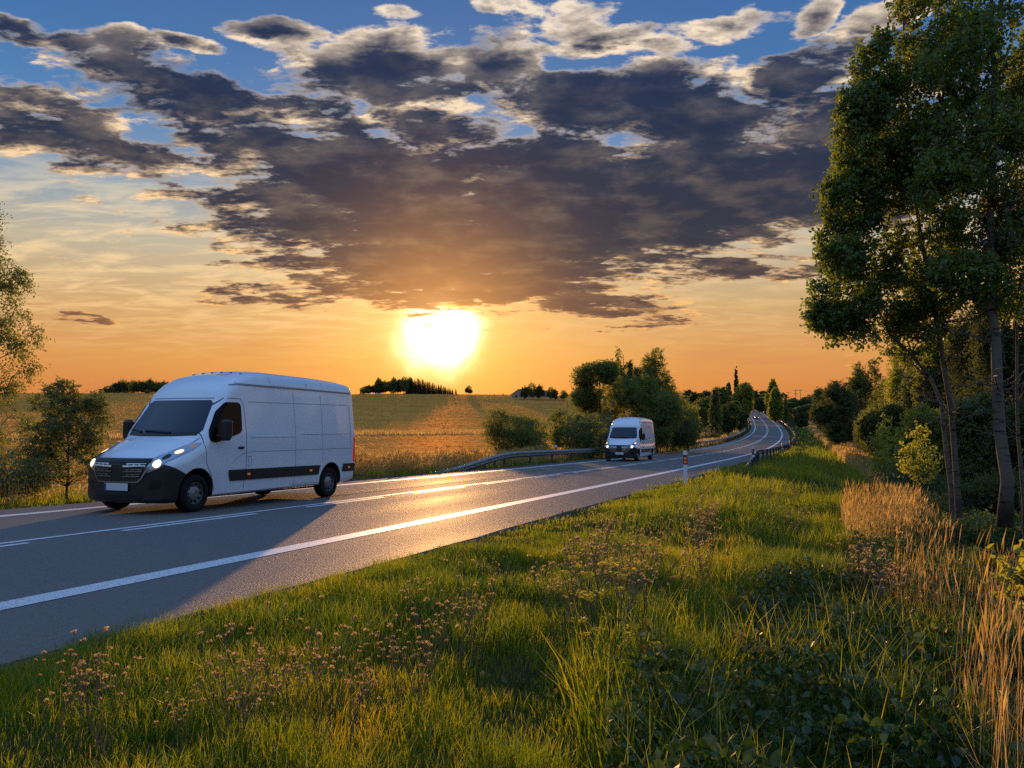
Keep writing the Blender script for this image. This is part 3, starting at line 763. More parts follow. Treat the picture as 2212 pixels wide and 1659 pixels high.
    for sd in (-1, 1): strip(sh, [(sd*.62, .99), (sd*.73, 1.10), (sd*.86, 1.26), (sd*.88, 1.36)], 'F', .012, 'bonnet_gap', M['seam'], root, .003, .006)
    strip(sh, [(-.74, 2.115), (.74, 2.115)], 'F', .02, 'roof_gap', M['seam'], root, .003, .006)
    # ---- number plate, left blank as in the photo
    mb = MB(); mb.box((-.035, 0, .48), (.012, .54, .13), bev=.004); pl = mb.build('number_plate', M['plate'], root)
    mb = MB(); mb.box((-.0425, .245, .48), (.006, .045, .122), bev=.002); mb.build('plate_band', M['plateblue'], pl)
    mb = MB(); mb.box((-.030, 0, .415), (.02, .50, .02), bev=.004); mb.build('plate_holder', M['plateblue'], pl)
    # ---- wheels
    rot = np.array(Matrix.Rotation(R(90), 3, 'X'))
    for u in (.85, 5.16):
        for sd in (1, -1):
            c = (u, -sd*.875, .345)
            mb = MB(); pr = [(.20, -.10), (.30, -.115), (.335, -.10), (.345, -.06), (.347, 0), (.345, .06), (.335, .10), (.30, .115), (.20, .10), (.20, -.10)]
            mb.lathe(pr, 40, rot, c); w = mb.build('wheel', M['tyre'], root, smooth=True)
            mb = MB(); q = -1 if sd == 1 else 1
            ax = np.array(Matrix.Rotation(R(90 if sd == 1 else -90), 3, 'X'))
            mb.lathe([(.215, -.02), (.215, .095), (.195, .10), (.185, .06), (.15, .05), (.12, .085), (.075, .10), (.06, .115), (0.001, .115)], 32, ax, c)
            nrim = sum(len(f) for v in mb.F.values() for f in v)
            for t in range(10):
                a = t*np.pi/5; mb.tube([(u + .155*np.cos(a), -sd*(.875 + .045), .345 + .155*np.sin(a)), (u + .155*np.cos(a), -sd*(.875 + .072), .345 + .155*np.sin(a))], .026, 8)
            FF = [np.concatenate(v) for v in mb.F.values() if v]; nt = [sum(len(f) for f in v) for v in mb.F.values() if v]
            mi = np.concatenate([(np.arange(len(f)) >= (nrim if f.shape[1] == 4 else 0)).astype(int) for f in FF])
            mesh_obj('rim', np.concatenate(mb.V), FF, [M['rim'], M['under']], w, mi=mi)
    # ---- underside and rear bumper
    mb = MB(); mb.box((3.1, 0, .30), (5.4, 1.30, .16)); mb.box((.85, 0, .33), (.12, 1.6, .10)); mb.box((5.16, 0, .33), (.12, 1.6, .12)); mb.build('underbody', M['under'], root)
    mb = MB(); mb.box((6.20, 0, .52), (.12, 1.96, .26), bev=.04); mb.build('rear_bumper', M['plastic'], root)
    for y in np.linspace(-.6, .6, 6):
        strip(sh, [(2.45, y), (5.9, y)], 'T', .07, 'roof_rib', M['paint'], root, .016, .02)
    return root
def on_road(o, s, off, turn=0.0):
    p = road(s, off); a = road(s, off); b = road(s + 3, off); g = math.atan2(b[2] - a[2], 3.0)
    o.location = p; hd = heading(s)
    o.rotation_euler = (Matrix.Rotation(hd + turn, 4, 'Z') @ Matrix.Rotation(-g, 4, 'Y')).to_euler()
import bmesh
van1 = make_van('delivery_van', 'white high-roof panel van passing close by, nearest to the camera on the far lane', 'white vans driving towards the camera')
on_road(van1, 7.58, -2.07)
van2 = copy_tree(van1); van2['label'] = 'white high-roof panel van farther down the road, in front of the dark trees'
on_road(van2, 45.6, -2.07)

# ---------------------------------------------------------------- the small dark car far off in the bend
def make_car():
    root = empty('car'); tag(root, 'small dark saloon car with lit headlights coming round the far bend', 'car')
    U = [0, .05, .2, 1.1, 1.25, 1.9, 2.3, 3.2, 3.9, 4.3, 4.42, 4.45]
    T = [.62, .70, .76, .92, .96, 1.36, 1.42, 1.40, 1.06, 1.0, .92, .8]
    Bm = [.3, .24, .2, .2, .2, .2, .2, .2, .22, .26, .3, .36]
    us = np.unique(np.concatenate([U, np.linspace(0, 4.45, 50)])); V = []
    for u in us:
        t, b = np.interp(u, U, T), np.interp(u, U, Bm); w = .88*np.interp(u, [0, .3, 4.1, 4.45], [.86, 1, 1, .9])
        bl = min(t, .92); P = [(0, b), (w*.92, b), (w, b+.12), (w, bl-.15), (w*.96, bl-.04)]
        wt = w*np.interp(t, [.9, 1.4], [.9, .66]); P += [(wt*1.03, max(t-.06, bl-.02)), (wt*.9, t-.012), (0, t)]
        P = np.array(P); P = np.concatenate([P, P[-2:0:-1]*[-1, 1]]); V.append(np.column_stack([np.full(len(P), u), P]))
    k, n = len(V[0]), len(V); V = np.concatenate(V); V[:, 0] += .22*np.abs(V[:, 1])**2*np.interp(V[:, 0], [0, 1.5], [1, 0])
    i = np.arange(n-1)[:, None]*k; j = np.arange(k)[None]
    Q = np.stack([i + j, i + (j+1) % k, i + k + (j+1) % k, i + k + j], -1).reshape(-1, 4)
    paint = principled('dark_blue_paint', (.020, .024, .032), .25, .3, .5, coat=.8)
    mesh_obj('body', FL(V), [Q, np.arange(k)[None], (np.arange(k) + (n-1)*k)[None]], paint, root, smooth=False)
    sh = Shell(V, [tuple(q) for q in Q])
    patch(sh, [(-.68, .98), (.68, .98), (.52, 1.34), (-.52, 1.34)], 'F', 'windscreen', M['glass'], root, .006, .02, .1)
    for sd in 'LR': patch(sh, [(1.6, .97), (3.4, .97), (3.0, 1.30), (2.0, 1.30)], sd, 'side_window', M['sideglass'], root, .006, .02, .12)
    for sd in (-1, 1):
        patch(sh, [(sd*.48, .60), (sd*.80, .62), (sd*.80, .74), (sd*.52, .70)], 'F', 'headlight', M['bulb'], root, .01, .02, .06)
        mb = MB(); mb.box((1.45, -sd*.98, 1.0), (.12, .18, .12), bev=.03); mb.build('side_mirror', paint, root)
    patch(sh, [(-.4, .42), (.4, .42), (.42, .58), (-.42, .58)], 'F', 'grille', M['plastic'], root, .01, .02, .1)
    rot = np.array(Matrix.Rotation(R(90), 3, 'X'))
    for u in (.85, 3.5):
        for sd in (1, -1):
            mb = MB(); mb.lathe([(.16, -.09), (.29, -.1), (.315, -.07), (.32, 0), (.315, .07), (.29, .1), (.16, .09)], 24, rot, (u, -sd*.80, .315)); w = mb.build('wheel', M['tyre'], root, smooth=True)
            mb = MB(); mb.lathe([(.2, .0), (.2, .085), (.001, .095)], 16, np.array(Matrix.Rotation(R(90 if sd == 1 else -90), 3, 'X')), (u, -sd*.80, .315)); mb.build('rim', M['rim'], w)
    return root
on_road(make_car(), 353.0, -1.75)

# ---------------------------------------------------------------- guardrails, marker posts
def make_rail(label, s0, s1, side, ramp0=10.0, ramp1=10.0, step=4.0, post_mat='steelpost'):
    """W-beam on posts; its ends slope down into the ground; side -1 left, +1 right of the road"""
    o0 = 5.62*side if side < 0 else 5.95
    p0 = road(s0, o0); root = empty('guardrail', p0); tag(root, label, 'guardrail')
    ss = np.arange(s0, s1 + .01, 1.0)
    top = .76*sstep(ss, s0 - 1.5, s0 + ramp0)*sstep(-ss, -s1 - 1.5, -s1 + ramp1) - .06
    base = road(ss, o0)
    prof = [(.030, 0), (.0, -.035), (-.05, -.075), (-.05, -.105), (.02, -.145), (.02, -.175), (-.05, -.215), (-.05, -.245), (0, -.285), (.03, -.32),
            (.036, -.32), (.006, -.285), (-.044, -.245), (-.044, -.215), (.026, -.175), (.026, -.145), (-.044, -.105), (-.044, -.075), (.006, -.035), (.036, 0)]
    V = []
    for i, s in enumerate(ss):
        for a, b in prof: V.append(road(s, o0 + a*side) + np.array([0, 0, top[i] + b]))
    k, n = len(prof), len(ss); i = np.arange(n-1)[:, None]*k; j = np.arange(k)[None]
    Q = np.stack([i + j, i + (j+1) % k, i + k + (j+1) % k, i + k + j], -1).reshape(-1, 4)
    mesh_obj('rail', np.array(V) - p0, [Q, np.arange(k)[None], (np.arange(k) + (n-1)*k)[None]], M['steel'], root)
    mb = MB(); mb.box((0, 0, -.36), (.055, .11, 1.24), bev=.008); mb.box((.0, 0, .12), (.075, .15, .28), bev=.01)
    proto = mb.build('post', M[post_mat], root); first = True
    t = s0 + 3.0
    while t < s1 - 1.5:
        zt = float(np.interp(t, ss, top)); p = road(t, o0 + .12*side) - p0
        q = proto if first else proto.copy()
        if not first: C.objects.link(q); q.parent = root
        q.location = p + np.array([0, 0, zt - .28]); q.rotation_euler = (0, 0, heading(t)); first = False
        t += 1.33 if (t < s0 + 7 and step > 2) else step
    return root
make_rail('long steel guardrail on the field side, its near end sloping into the dry grass', 27.5, 240, -1)
make_rail('steel guardrail on the near side of the bend, seen from behind its dark posts', 36, 338, 1, step=4.0)
make_rail('short far guardrail along the outside of the road just before it disappears', 436, 500, 1)

def make_marker(kind, low=-.4):
    """roadside delineator: slanted-top post, black band, reflectors"""
    root = empty('marker_post')
    mb = MB(); w, d = .06, .05
    poly = [(-w, low), (w, low), (w, 1.0), (w*.6, 1.045), (-w*.6, 1.055), (-w, 1.03)]
    mb.prism(poly, (0, -d, 0), (1, 0, 0), (0, 0, 1), (0, 2*d, 0)); mb.build('post', M['white'], root)
    mb = MB(); mb.box((0, 0, .77), (.128, .108, .30), bev=.006); bd = mb.build('band', M['black'], root)
    for sg in (-1, 1):
        if kind == 'orange':
            for zz in (.815, .70):
                mb = MB(); mb.box((0, sg*.056, zz), (.082, .008, .08), bev=.003); mb.build('reflector', M['orange'], bd)
        else:
            mb = MB(); mb.box((0, sg*.056, .80), (.035, .008, .10), bev=.003); mb.build('reflector', M['wreflector'], bd)
    return root
def put_marker(o, s, off, label=None, group=None, sc=1.0):
    p = road(s, off); o.location = (p[0], p[1], gz(p[0], p[1]) - .02); o.rotation_euler = (0, 0, heading(s) - math.pi/2 + .12); o.scale = (sc, sc, sc)
    tag(o, label, 'marker post', group)
mo = make_marker('orange'); mw = make_marker('white'); ms = make_marker('orange', .50); mt = make_marker('white', .50)   # short ones ride on the rail posts
put_marker(mo, 22.6, 5.45, 'white marker post with two orange reflectors, closest to the camera in the verge grass', 'roadside marker posts')
put_marker(mt, 40.5, 6.08, 'short white marker post with black band at the near end of the right guardrail', 'roadside marker posts')
RL = {74: 'first orange-banded marker post behind the dark guardrail in the bend', 96: 'second orange-banded marker post behind the dark guardrail in the bend', 114: 'third orange-banded marker post behind the dark guardrail in the bend'}
for s in (74, 96, 114, 135, 156, 175):
    put_marker(ms if s == 74 else copy_tree(ms), s, 6.12, RL.get(s, 'orange-banded marker post crowded in the tightest part of the guardrail bend'), 'orange marker posts in the bend')
for s in (195, 224, 250, 272, 293, 315): put_marker(copy_tree(mt), s, 6.12, 'small white marker post beyond the bend beside the right guardrail', 'white marker posts along the right guardrail')
for s in (356, 379, 399, 417, 433): put_marker(mw if s == 356 else copy_tree(mw), s, 5.7, 'far white marker post on the right verge uphill past the guardrail', 'far white marker posts on the right verge')
LL = {45: 'white marker post with black band behind the guardrail near the round bush', 95: 'white marker post behind the left guardrail just right of the second van', 115: 'white marker post behind the left guardrail under the dark trees'}
for s in (45, 95, 115, 139, 162, 184, 206, 225): put_marker(copy_tree(mt), s, -5.85, LL.get(s, 'small white marker post behind the far half of the left guardrail'), 'marker posts behind the left guardrail')
for s in (262, 291, 319, 342, 359): put_marker(copy_tree(mw), s, -5.5, 'far white marker post on the inside of the bend under the bright tree', 'far marker posts on the inside of the bend')

# ---------------------------------------------------------------- farmhouse on the crest
def make_farm():
    D = 470.0; x0 = bearing(1104, D); x1 = bearing(1139, D); xr = bearing(1222, D); zb = gz((x0+x1)/2, D) - .2
    root = empty('farmhouse', (x0, D, zb)); tag(root, 'long farmhouse with pale gable and dark pitched roof on the field crest', 'farmhouse')
    w = x1 - x0; L = 26.0; hh = 1.9; rd = 5.0
    ang = R(-50); A = np.array([math.cos(R(8)), math.sin(R(8)), 0]); Bv = np.array([math.cos(R(50)), math.sin(R(50)), 0])
    wall = principled('limewashed_wall', (.34, .27, .22), .8, var=.2, vscale=.6); roof = principled('dark_roof_tiles', (.07, .045, .035), .7, var=.3, vscale=1.2, bump=.5, bscale=4)
    mb = MB(); mb.prism([(0, -1), (w, -1), (w, hh), (w/2, rd - .15), (0, hh)], (0, 0, 0), A, (0, 0, 1), Bv*L); mb.build('wall', wall, root)
    for sgn in (0, 1):
        e0 = np.array([-.4, hh - .3]) if sgn == 0 else np.array([w + .4, hh - .3]); e1 = np.array([w/2, rd])
        P = [A*e[0] + np.array([0, 0, e[1]]) - Bv*.4 for e in (e0, e1)]; nn = np.array([0, 0, .18]); dl = Bv*(L + .8)
        V = [P[0], P[1], P[1] + dl, P[0] + dl]; V += [v + nn for v in V]
        m2 = MB(); m2.add(np.array(V), [np.array([(0, 1, 2, 3), (4, 5, 6, 7), (0, 1, 5, 4), (1, 2, 6, 5), (2, 3, 7, 6), (3, 0, 4, 7)])]); r = m2.build('roof', roof, root)
    mb = MB(); c = A*(w/2) + Bv*9 + np.array([0, 0, rd + .3]); mb.box(c, (.7, .7, 1.5), bev=.05); mb.build('chimney', wall, root)
    for t in (.28, .60):
        mb = MB(); mb.prism([(w*t, .5), (w*t + 1.0, .5), (w*t + 1.0, 1.6), (w*t, 1.6)], -Bv*.03, A, (0, 0, 1), Bv*.06); mb.build('window', M['glass'], root)
make_farm()

# ---------------------------------------------------------------- power line far right
def make_pole(px, ytop, D, label, cross=1):
    x = bearing(px, D); zb = gz(x, D); h = rowz(ytop, D) - zb
    root = empty('power_pole', (x, D, zb)); tag(root, label, 'power pole', 'far power line poles')
    grey = M.setdefault('polemat', principled('pole_steel', (.16, .14, .13), .7))
    mb = MB(); mb.tube([(0, 0, -.5), (0, 0, h)], [.32, .16], 6); mb.build('pole', grey, root)
    for kx in range(cross):
        mb = MB(); mb.box((0, 0, h - .8 - kx*2.0), (3.2 - .5*kx, .25, .25)); mb.build('crossarm', grey, root)
        for q in (-1.4, 0, 1.4):
            mb = MB(); mb.tube([(q, 0, h - .7 - kx*2), (q, 0, h - .15 - kx*2)], .10, 6); mb.build('insulator', M['white'], root)
make_pole(1719, 841, 560, 'tall grey power pole with two crossarms above the far trees, left one of the pair', 2)
make_pole(1729.5, 841, 600, 'grey power pole with a single crossarm above the far trees, right one of the pair', 1)
make_pole(1703, 846, 700, 'smallest power pole on the horizon, left of the pair', 1)
make_pole(1766, 848, 300, 'power pole half hidden in the dark trees at the right with wires hung from it', 2)
wm = principled('wire', (.10, .09, .085), .6)
D = 300.0; xa, za = bearing(1766, D), rowz(848, D)
for i in range(3):
    mb = MB(); t = np.linspace(0, 1, 14); a = np.array([xa - 1.4 + 1.4*i, D, za - .3 - .2*i]); b = np.array([bearing(1741, 420) + 1.4*i, 420, rowz(841, 420) - .4*i])
    P = a + (b - a)*t[:, None]; P[:, 2] -= 2.4*np.sin(np.pi*t)
    tag(mb.add(*(lambda m: (np.concatenate(m.V), [np.concatenate(v) for v in m.F.values() if v]))(MB().tube(P, .045, 4))).build('power_wire', wm), ['upper', 'middle', 'lower'][i] + ' sagging wire strung from the half hidden power pole', 'wire')

# ---------------------------------------------------------------- trees
LM = {}
LM['aspen'] = leafmat('aspen_leaf', [(.032, .060, .011), (.058, .100, .015), (.10, .140, .020), (.15, .155, .022)], (.30, .38, .03), .48, .045, .9)
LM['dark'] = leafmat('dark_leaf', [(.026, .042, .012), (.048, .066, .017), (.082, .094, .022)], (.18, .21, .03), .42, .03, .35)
LM['mid'] = leafmat('mid_leaf', [(.040, .060, .013), (.072, .100, .018), (.115, .132, .024)], (.36, .38, .04), .50, .03, .35)
LM['bright'] = leafmat('bright_leaf', [(.075, .105, .013), (.13, .165, .018), (.19, .20, .024)], (.62, .60, .05), .58, .03, .4)
LM['willow'] = leafmat('willow_leaf', [(.045, .062, .030), (.075, .095, .046), (.105, .12, .06)], (.20, .22, .07), .4, .04, .4)
LM['birch'] = leafmat('birch_leaf', [(.030, .050, .010), (.056, .084, .014), (.095, .112, .02)], (.27, .30, .03), .5, .03, .9)
LM['spruce'] = leafmat('spruce_needles', [(.024, .024, .010), (.040, .036, .014), (.06, .05, .02)], (.30, .17, .03), .4, .02, .4)  # orange see-through tint stands in for golden haze before the grove
LM['shrub'] = leafmat('shrub_leaf', [(.026, .048, .012), (.050, .080, .015), (.085, .105, .02), (.12, .095, .02)], (.28, .31, .03), .45, .05, 1.2)
def barkmat(name, a, b, bands=False):
    m = bpy.data.materials.new(name); m.use_nodes = True; g = NT(m.node_tree)
    p = g.new('ShaderNodeTexCoord').outputs['Object']
    s = g.new('ShaderNodeSeparateXYZ', {0: p})
    if bands:
        n = g.noise(g.xyz(g.mul(s.outputs[0], 2.2), g.mul(s.outputs[1], 2.2), g.mul(s.outputs[2], 11.0)), 1.6, 6, .65)
        n2 = g.noise(p, 3.0, 5, .6)
        c = g.mix(g.smooth(n, .56, .66), a, b); c = g.mix(g.mul(g.smooth(n2, .55, .72), .7), c, b)
        low = g.smooth(s.outputs[2], 1.6, 0.1)
        c = g.mix(g.mul(low, g.smooth(n2, .35, .6)), c, b)
    else:
        n = g.noise(g.xyz(g.mul(s.outputs[0], 5), g.mul(s.outputs[1], 5), s.outputs[2]), 3.0, 6, .65); c = g.mix(g.smooth(n, .35, .65), a, b)
    bp = g.new('ShaderNodeBump', {'Strength': .6, 'Distance': .02, 'Height': n})
    b_ = g.new('ShaderNodeBsdfPrincipled', {'Base Color': c, 'Roughness': .8, 'Specular IOR Level': .25, 'Normal': bp.outputs[0]})
    o = g.new('ShaderNodeOutputMaterial'); g.t.links.new(b_.outputs[0], o.inputs[0]); return m
BK = {'aspen': barkmat('aspen_bark', (.125, .105, .078), (.02, .017, .014), True), 'brown': barkmat('brown_bark', (.055, .042, .030), (.11, .09, .068)), 'grey': barkmat('grey_bark', (.13, .115, .10), (.22, .20, .17))}

def leaf_quads(P, size, rg, shape='quad', droop=0.0, flat=0.0):
    """one small blade per point, turned every way"""
    n = len(P)
    a = rg.normal(size=(n, 3)); a[:, 2] -= droop; a /= np.linalg.norm(a, axis=1)[:, None]
    r = rg.normal(size=(n, 3)); r[:, 2] *= (1 - flat)
    b = np.cross(a, r); b /= np.linalg.norm(b, axis=1)[:, None] + 1e-9
    c = np.cross(a, b)
    s = (size*rg.uniform(.65, 1.25, n))[:, None]
    if shape == 'ovate':
        V = np.stack([P + s*(x*a + y*b + z*c) for x, y, z in ((-.5, 0, 0), (-.22, .30, .08), (.14, .26, .07), (.52, 0, -.06), (.14, -.26, .07), (-.22, -.30, .08))], 1)
        return V.reshape(-1, 3), np.arange(6*n).reshape(-1, 6)
    if shape == 'round':
        ang = np.array([0, 60, 120, 180, 240, 300])*np.pi/180
        V = np.stack([P + s*.5*(np.cos(t)*a*1.05 + np.sin(t)*b*.95 + .10*c*np.cos(2*t)) for t in ang], 1)
        return V.reshape(-1, 3), np.arange(6*n).reshape(-1, 6)
    w = .5 if shape == 'quad' else .30
    V = np.stack([P - a*s*.5, P + b*s*w*.5 + c*s*.06, P + a*s*.5, P - b*s*w*.5 + c*s*.06], 1)
    return V.reshape(-1, 3), np.arange(4*n).reshape(-1, 4)

def bez(p0, p1, sag, n=6, rg=None, wob=0.0):
    t = np.linspace(0, 1, n)[:, None]; p0, p1 = np.array(p0), np.array(p1)
    m = p0 + (p1 - p0)*.5 + np.array(sag)
    P = (1-t)**2*p0 + 2*t*(1-t)*m + t*t*p1
    if rg is not None and wob: P[1:-1] += rg.normal(size=(n-2, 3))*wob
    return P

def crown_points(blobs, n, rg, shell=.55, gaps=.0, gscale=1.0):
    """cluster centres spread through ellipsoids (x,y,z,rx,ry,rz,weight), denser to the outside, with gaps"""
    W = np.array([b[6] if len(b) > 6 else b[3]*b[5] for b in blobs], float); W /= W.sum()
    k = rg.choice(len(blobs), n*2, p=W); B = np.array([b[:6] for b in blobs])[k]
    d = rg.normal(size=(n*2, 3)); d /= np.linalg.norm(d, axis=1)[:, None]
    rr = rg.random(n*2)**(1/3)*(1-shell) + shell*rg.random(n*2)**(.18)
    P = B[:, :3] + d*rr[:, None]*B[:, 3:]
    if gaps:
        q = .5*(vnoise(P[:, 0]*gscale + P[:, 1]*.37*gscale, P[:, 2]*gscale + 17) + vnoise(P[:, 0]*gscale*2.3 + 5, P[:, 2]*gscale*2.3 + P[:, 1]*gscale)) + .5
        P = P[q > gaps]
    return P[:n]

def tree(name, label, cat, base, H, trunk, blobs, leaf, ncl, nper, lsize, crad, seed=0, group=None, bark='brown', r0=.12, limbs=14, shape='quad', twigs=0, droop=.3, gaps=.3, gscale=1.0, bare=0, up=.25, shell=.5):
    """trunk: list of points (relative to the base); blobs: crown ellipsoids relative to the base"""
    rg = np.random.default_rng(seed)
    root = empty(name, base)
    if label: tag(root, label, cat, group)
    T = np.array(trunk, float); tt = np.concatenate([[0], np.cumsum(np.linalg.norm(np.diff(T, axis=0), axis=1))]); tt /= tt[-1]
    f = np.linspace(0, 1, 14); TP = np.stack([np.interp(f, tt, T[:, i]) for i in range(3)], 1)
    TP[1:-1, :2] += rg.normal(size=(12, 2))*r0*.25
    mb = MB(); mb.tube(TP, r0*(1 - .82*f)*np.where(f < .05, 1.25, 1), 9)
    Cc = crown_points(blobs, ncl, rg, shell, gaps, gscale)
    # limbs from the trunk to far-apart clusters
    if limbs and len(Cc):
        idx = [int(rg.integers(len(Cc)))]; dm = np.linalg.norm(Cc - Cc[idx[0]], axis=1)
        for _ in range(limbs-1):
            j = int(dm.argmax()); idx.append(j); dm = np.minimum(dm, np.linalg.norm(Cc - Cc[j], axis=1))
        limbpts = [TP[3:]]
        for j in idx:
            c = Cc[j]; dz = np.hypot(*(c[:2] - TP[:, :2].mean(0)))
            zt = c[2] - dz*.75; q = TP[np.abs(TP[:, 2] - np.clip(zt, H*.12, TP[-1, 2])).argmin()]
            L = np.linalg.norm(c - q)
            P = bez(q, c, (0, 0, up*L*.3), 7, rg, L*.025); rr = max(.012, r0*.34*min(1, L/ (H*.4)))
            mb.tube(P, np.linspace(rr, rr*.25, 7), 5); limbpts.append(P)
        if twigs:
            LPp = np.concatenate(limbpts)
            for c in Cc[rg.permutation(len(Cc))[:twigs]]:
                d = np.linalg.norm(LPp - c, axis=1) + np.maximum(0, LPp[:, 2] - c[2] + .1)*1.0
                q = LPp[d.argmin()]; L = np.linalg.norm(c - q)
                if L < .05: continue
                mb.tube(bez(q, c, (0, 0, .08*L), 4, rg, L*.03), np.linspace(max(.004, r0*.05), .003, 4), 3, cap=False)
    for i in range(bare):   # dead lower branches with forked twigs
        q = TP[rg.integers(3, 9)]; a = rg.random()*6.28; L = rg.uniform(.5, 1.9)
        e = q + np.array([math.cos(a)*L, math.sin(a)*L, rg.uniform(-.1, .75)*L]); P = bez(q, e, (0, 0, rg.uniform(-.2, .15)*L), 8, rg, L*.03); mb.tube(P, np.linspace(min(.02, r0*.25), .004, 8), 5)
        for j in range(rg.integers(2, 6)):
            k = rg.integers(2, 7); f2 = P[k] + rg.normal(size=3)*np.array([.35, .35, .3])*L*.6; mb.tube(bez(P[k], f2, (0, 0, .05), 5, rg, .02), np.linspace(.007, .0025, 5), 4)
    mb.build('trunk', BK[bark], root, smooth=True)
    n = len(Cc)*nper
    # leaves sit along short sprays that point out of the crown
    cen = TP[np.abs(TP[None, :, 2] - (Cc[:, 2] - .25*H*.5)[:, None]).argmin(1)]
    out = Cc - cen; out /= np.linalg.norm(out, axis=1)[:, None] + 1e-6
    out += rg.normal(size=out.shape)*.55; out[:, 2] += .25 - droop*.9; out /= np.linalg.norm(out, axis=1)[:, None]
    Lc = crad*rg.uniform(1.2, 3.2, len(Cc)); t = rg.random(n)
    P = np.repeat(Cc, nper, 0) + np.repeat(out*Lc[:, None], nper, 0)*(t - .4)[:, None] + rg.normal(size=(n, 3))*(crad*.30*(1.15 - .8*t))[:, None]
    P[:, 2] -= droop*Lc.repeat(nper)*.35*t*t
    V, F = leaf_quads(P, lsize, rg, shape, droop)
    mesh_obj('crown', V, F, LM[leaf], root)
    return root
def place(root, x, y, z, sc=1.0, rz=0.0, label=None, cat=None, group=None):
    root.location = (x, y, z); root.scale = (sc, sc, sc) if np.isscalar(sc) else sc; root.rotation_euler = (0, 0, rz)
    return tag(root, label, cat, group)

# ---- the aspens at the right edge of the road bank
def at(px, py, D): return np.array([bearing(px, D), D, rowz(py, D)])
def rel(pts, D, base): return [at(px, py, D + dd) - base for px, py, dd in pts]
def blobs_at(L, D, base):
    out = []
    for px, py, rx, ry, dd, w in L:
        c = at(px, py, D + dd) - base; k = (D + dd)/FPX
        out.append((*c, rx*k, max(rx, ry)*k*.8, ry*k, w))
    return out
D = 15.0
b = at(2062, 1166, D); b[2] = min(b[2], gz(b[0], b[1]))
tree('aspen_tree', 'slim pale aspen forking low down, its crown reaching left over the bank', 'tree', b, 10, rel([(2056, 1178, 0), (2045, 1010, 0), (2029, 850, .0), (2003, 805, .2), (1960, 755, .3), (1912, 705, .3), (1872, 580, .3), (1870, 430, .3)], D, b),
     blobs_at([(1830, 640, 80, 85, 0, 1.1), (1870, 520, 100, 100, .3, 1.3), (1850, 430, 70, 80, 0, 1.0), (1900, 400, 95, 120, .5, 1.3), (1880, 700, 90, 60, .4, .7), (1800, 690, 50, 35, 0, .35), (1950, 640, 80, 70, .3, .8), (1830, 560, 60, 50, -.3, .6), (1960, 740, 80, 40, .3, .3), (1850, 735, 55, 28, 0, .2), (2000, 690, 60, 50, .5, .4)], D, b),
     'aspen', 2300, 17, .054, .16, seed=11, bark='aspen', r0=.050, bare=9, limbs=26, shape='round', twigs=620, gaps=.45, gscale=2.2, droop=.35)
b2 = at(2076, 1174, D + .2); b2[2] = min(b2[2], gz(b2[0], b2[1]))
tree('aspen_tree', 'taller aspen stem standing against the forked one, with a high dense crown', 'tree', b2, 12, rel([(2070, 1176, .2), (2060, 1000, .2), (2047, 845, .2), (2032, 713, .2), (2014, 600, .3), (1990, 420, .3), (1975, 200, .3), (1970, -60, .3)], D, b2),
     blobs_at([(1900, 300, 90, 110, 0, 1.2), (1960, 180, 95, 130, .2, 1.4), (1985, 340, 100, 130, .5, 1.3), (2010, 500, 90, 110, .6, 1.1), (1930, 130, 70, 80, 0, .8), (2010, 40, 90, 110, .3, 1.2), (2060, -120, 140, 130, .6, 1.2), (1880, 220, 50, 60, -.2, .6), (2040, 620, 70, 60, .4, .5)], D, b2),
     'aspen', 2700, 18, .054, .16, seed=12, bark='aspen', r0=.060, bare=20, limbs=24, shape='round', twigs=600, gaps=.45, gscale=2.2, droop=.35)
b3 = at(2166, 1128, 14.0); b3[2] = min(b3[2], gz(b3[0], b3[1]))
tree('aspen_tree', 'thickest aspen with a pale scarred trunk and the biggest crown', 'tree', b3, 14, rel([(2162, 1135, 0), (2154, 930, 0), (2148, 713, 0), (2150, 500, 0), (2160, 250, 0), (2165, -150, 0)], 14.0, b3),
     blobs_at([(2110, 300, 110, 140, 0, 1.4), (2160, 120, 120, 140, .3, 1.4), (2120, 480, 110, 100, .3, 1.2), (2220, 300, 120, 160, .3, 1.2), (2230, 550, 100, 90, .5, .9), (2080, 80, 90, 110, -.2, 1.1), (2180, -150, 180, 130, 0, 1.2), (2060, 400, 70, 90, -.3, .9), (2090, 590, 80, 50, -.2, .6), (2180, 640, 70, 50, .2, .4)], 14.0, b3),
     'aspen', 3000, 18, .054, .16, seed=13, bark='aspen', r0=.108, bare=30, limbs=26, shape='round', twigs=560, gaps=.45, gscale=2.2, droop=.35)
b4 = at(2206, 1165, 14.6); b4[2] = min(b4[2], gz(b4[0], b4[1]))
tree('aspen_tree', 'thin aspen trunk at the very edge of the picture beside the thick one', 'tree', b4, 12, rel([(2207, 1165, 0), (2197, 900, 0), (2198, 713, 0), (2190, 560, 0), (2230, 200, 0)], 14.6, b4),
     blobs_at([(2260, 300, 110, 140, 0, 1), (2240, 480, 100, 90, 0, .8), (2330, 150, 140, 160, .3, 1)], 14.6, b4), 'aspen', 1000, 15, .054, .16, seed=14, bark='aspen', r0=.036, bare=12, limbs=16, shape='round', twigs=160, gaps=.3, gscale=2)

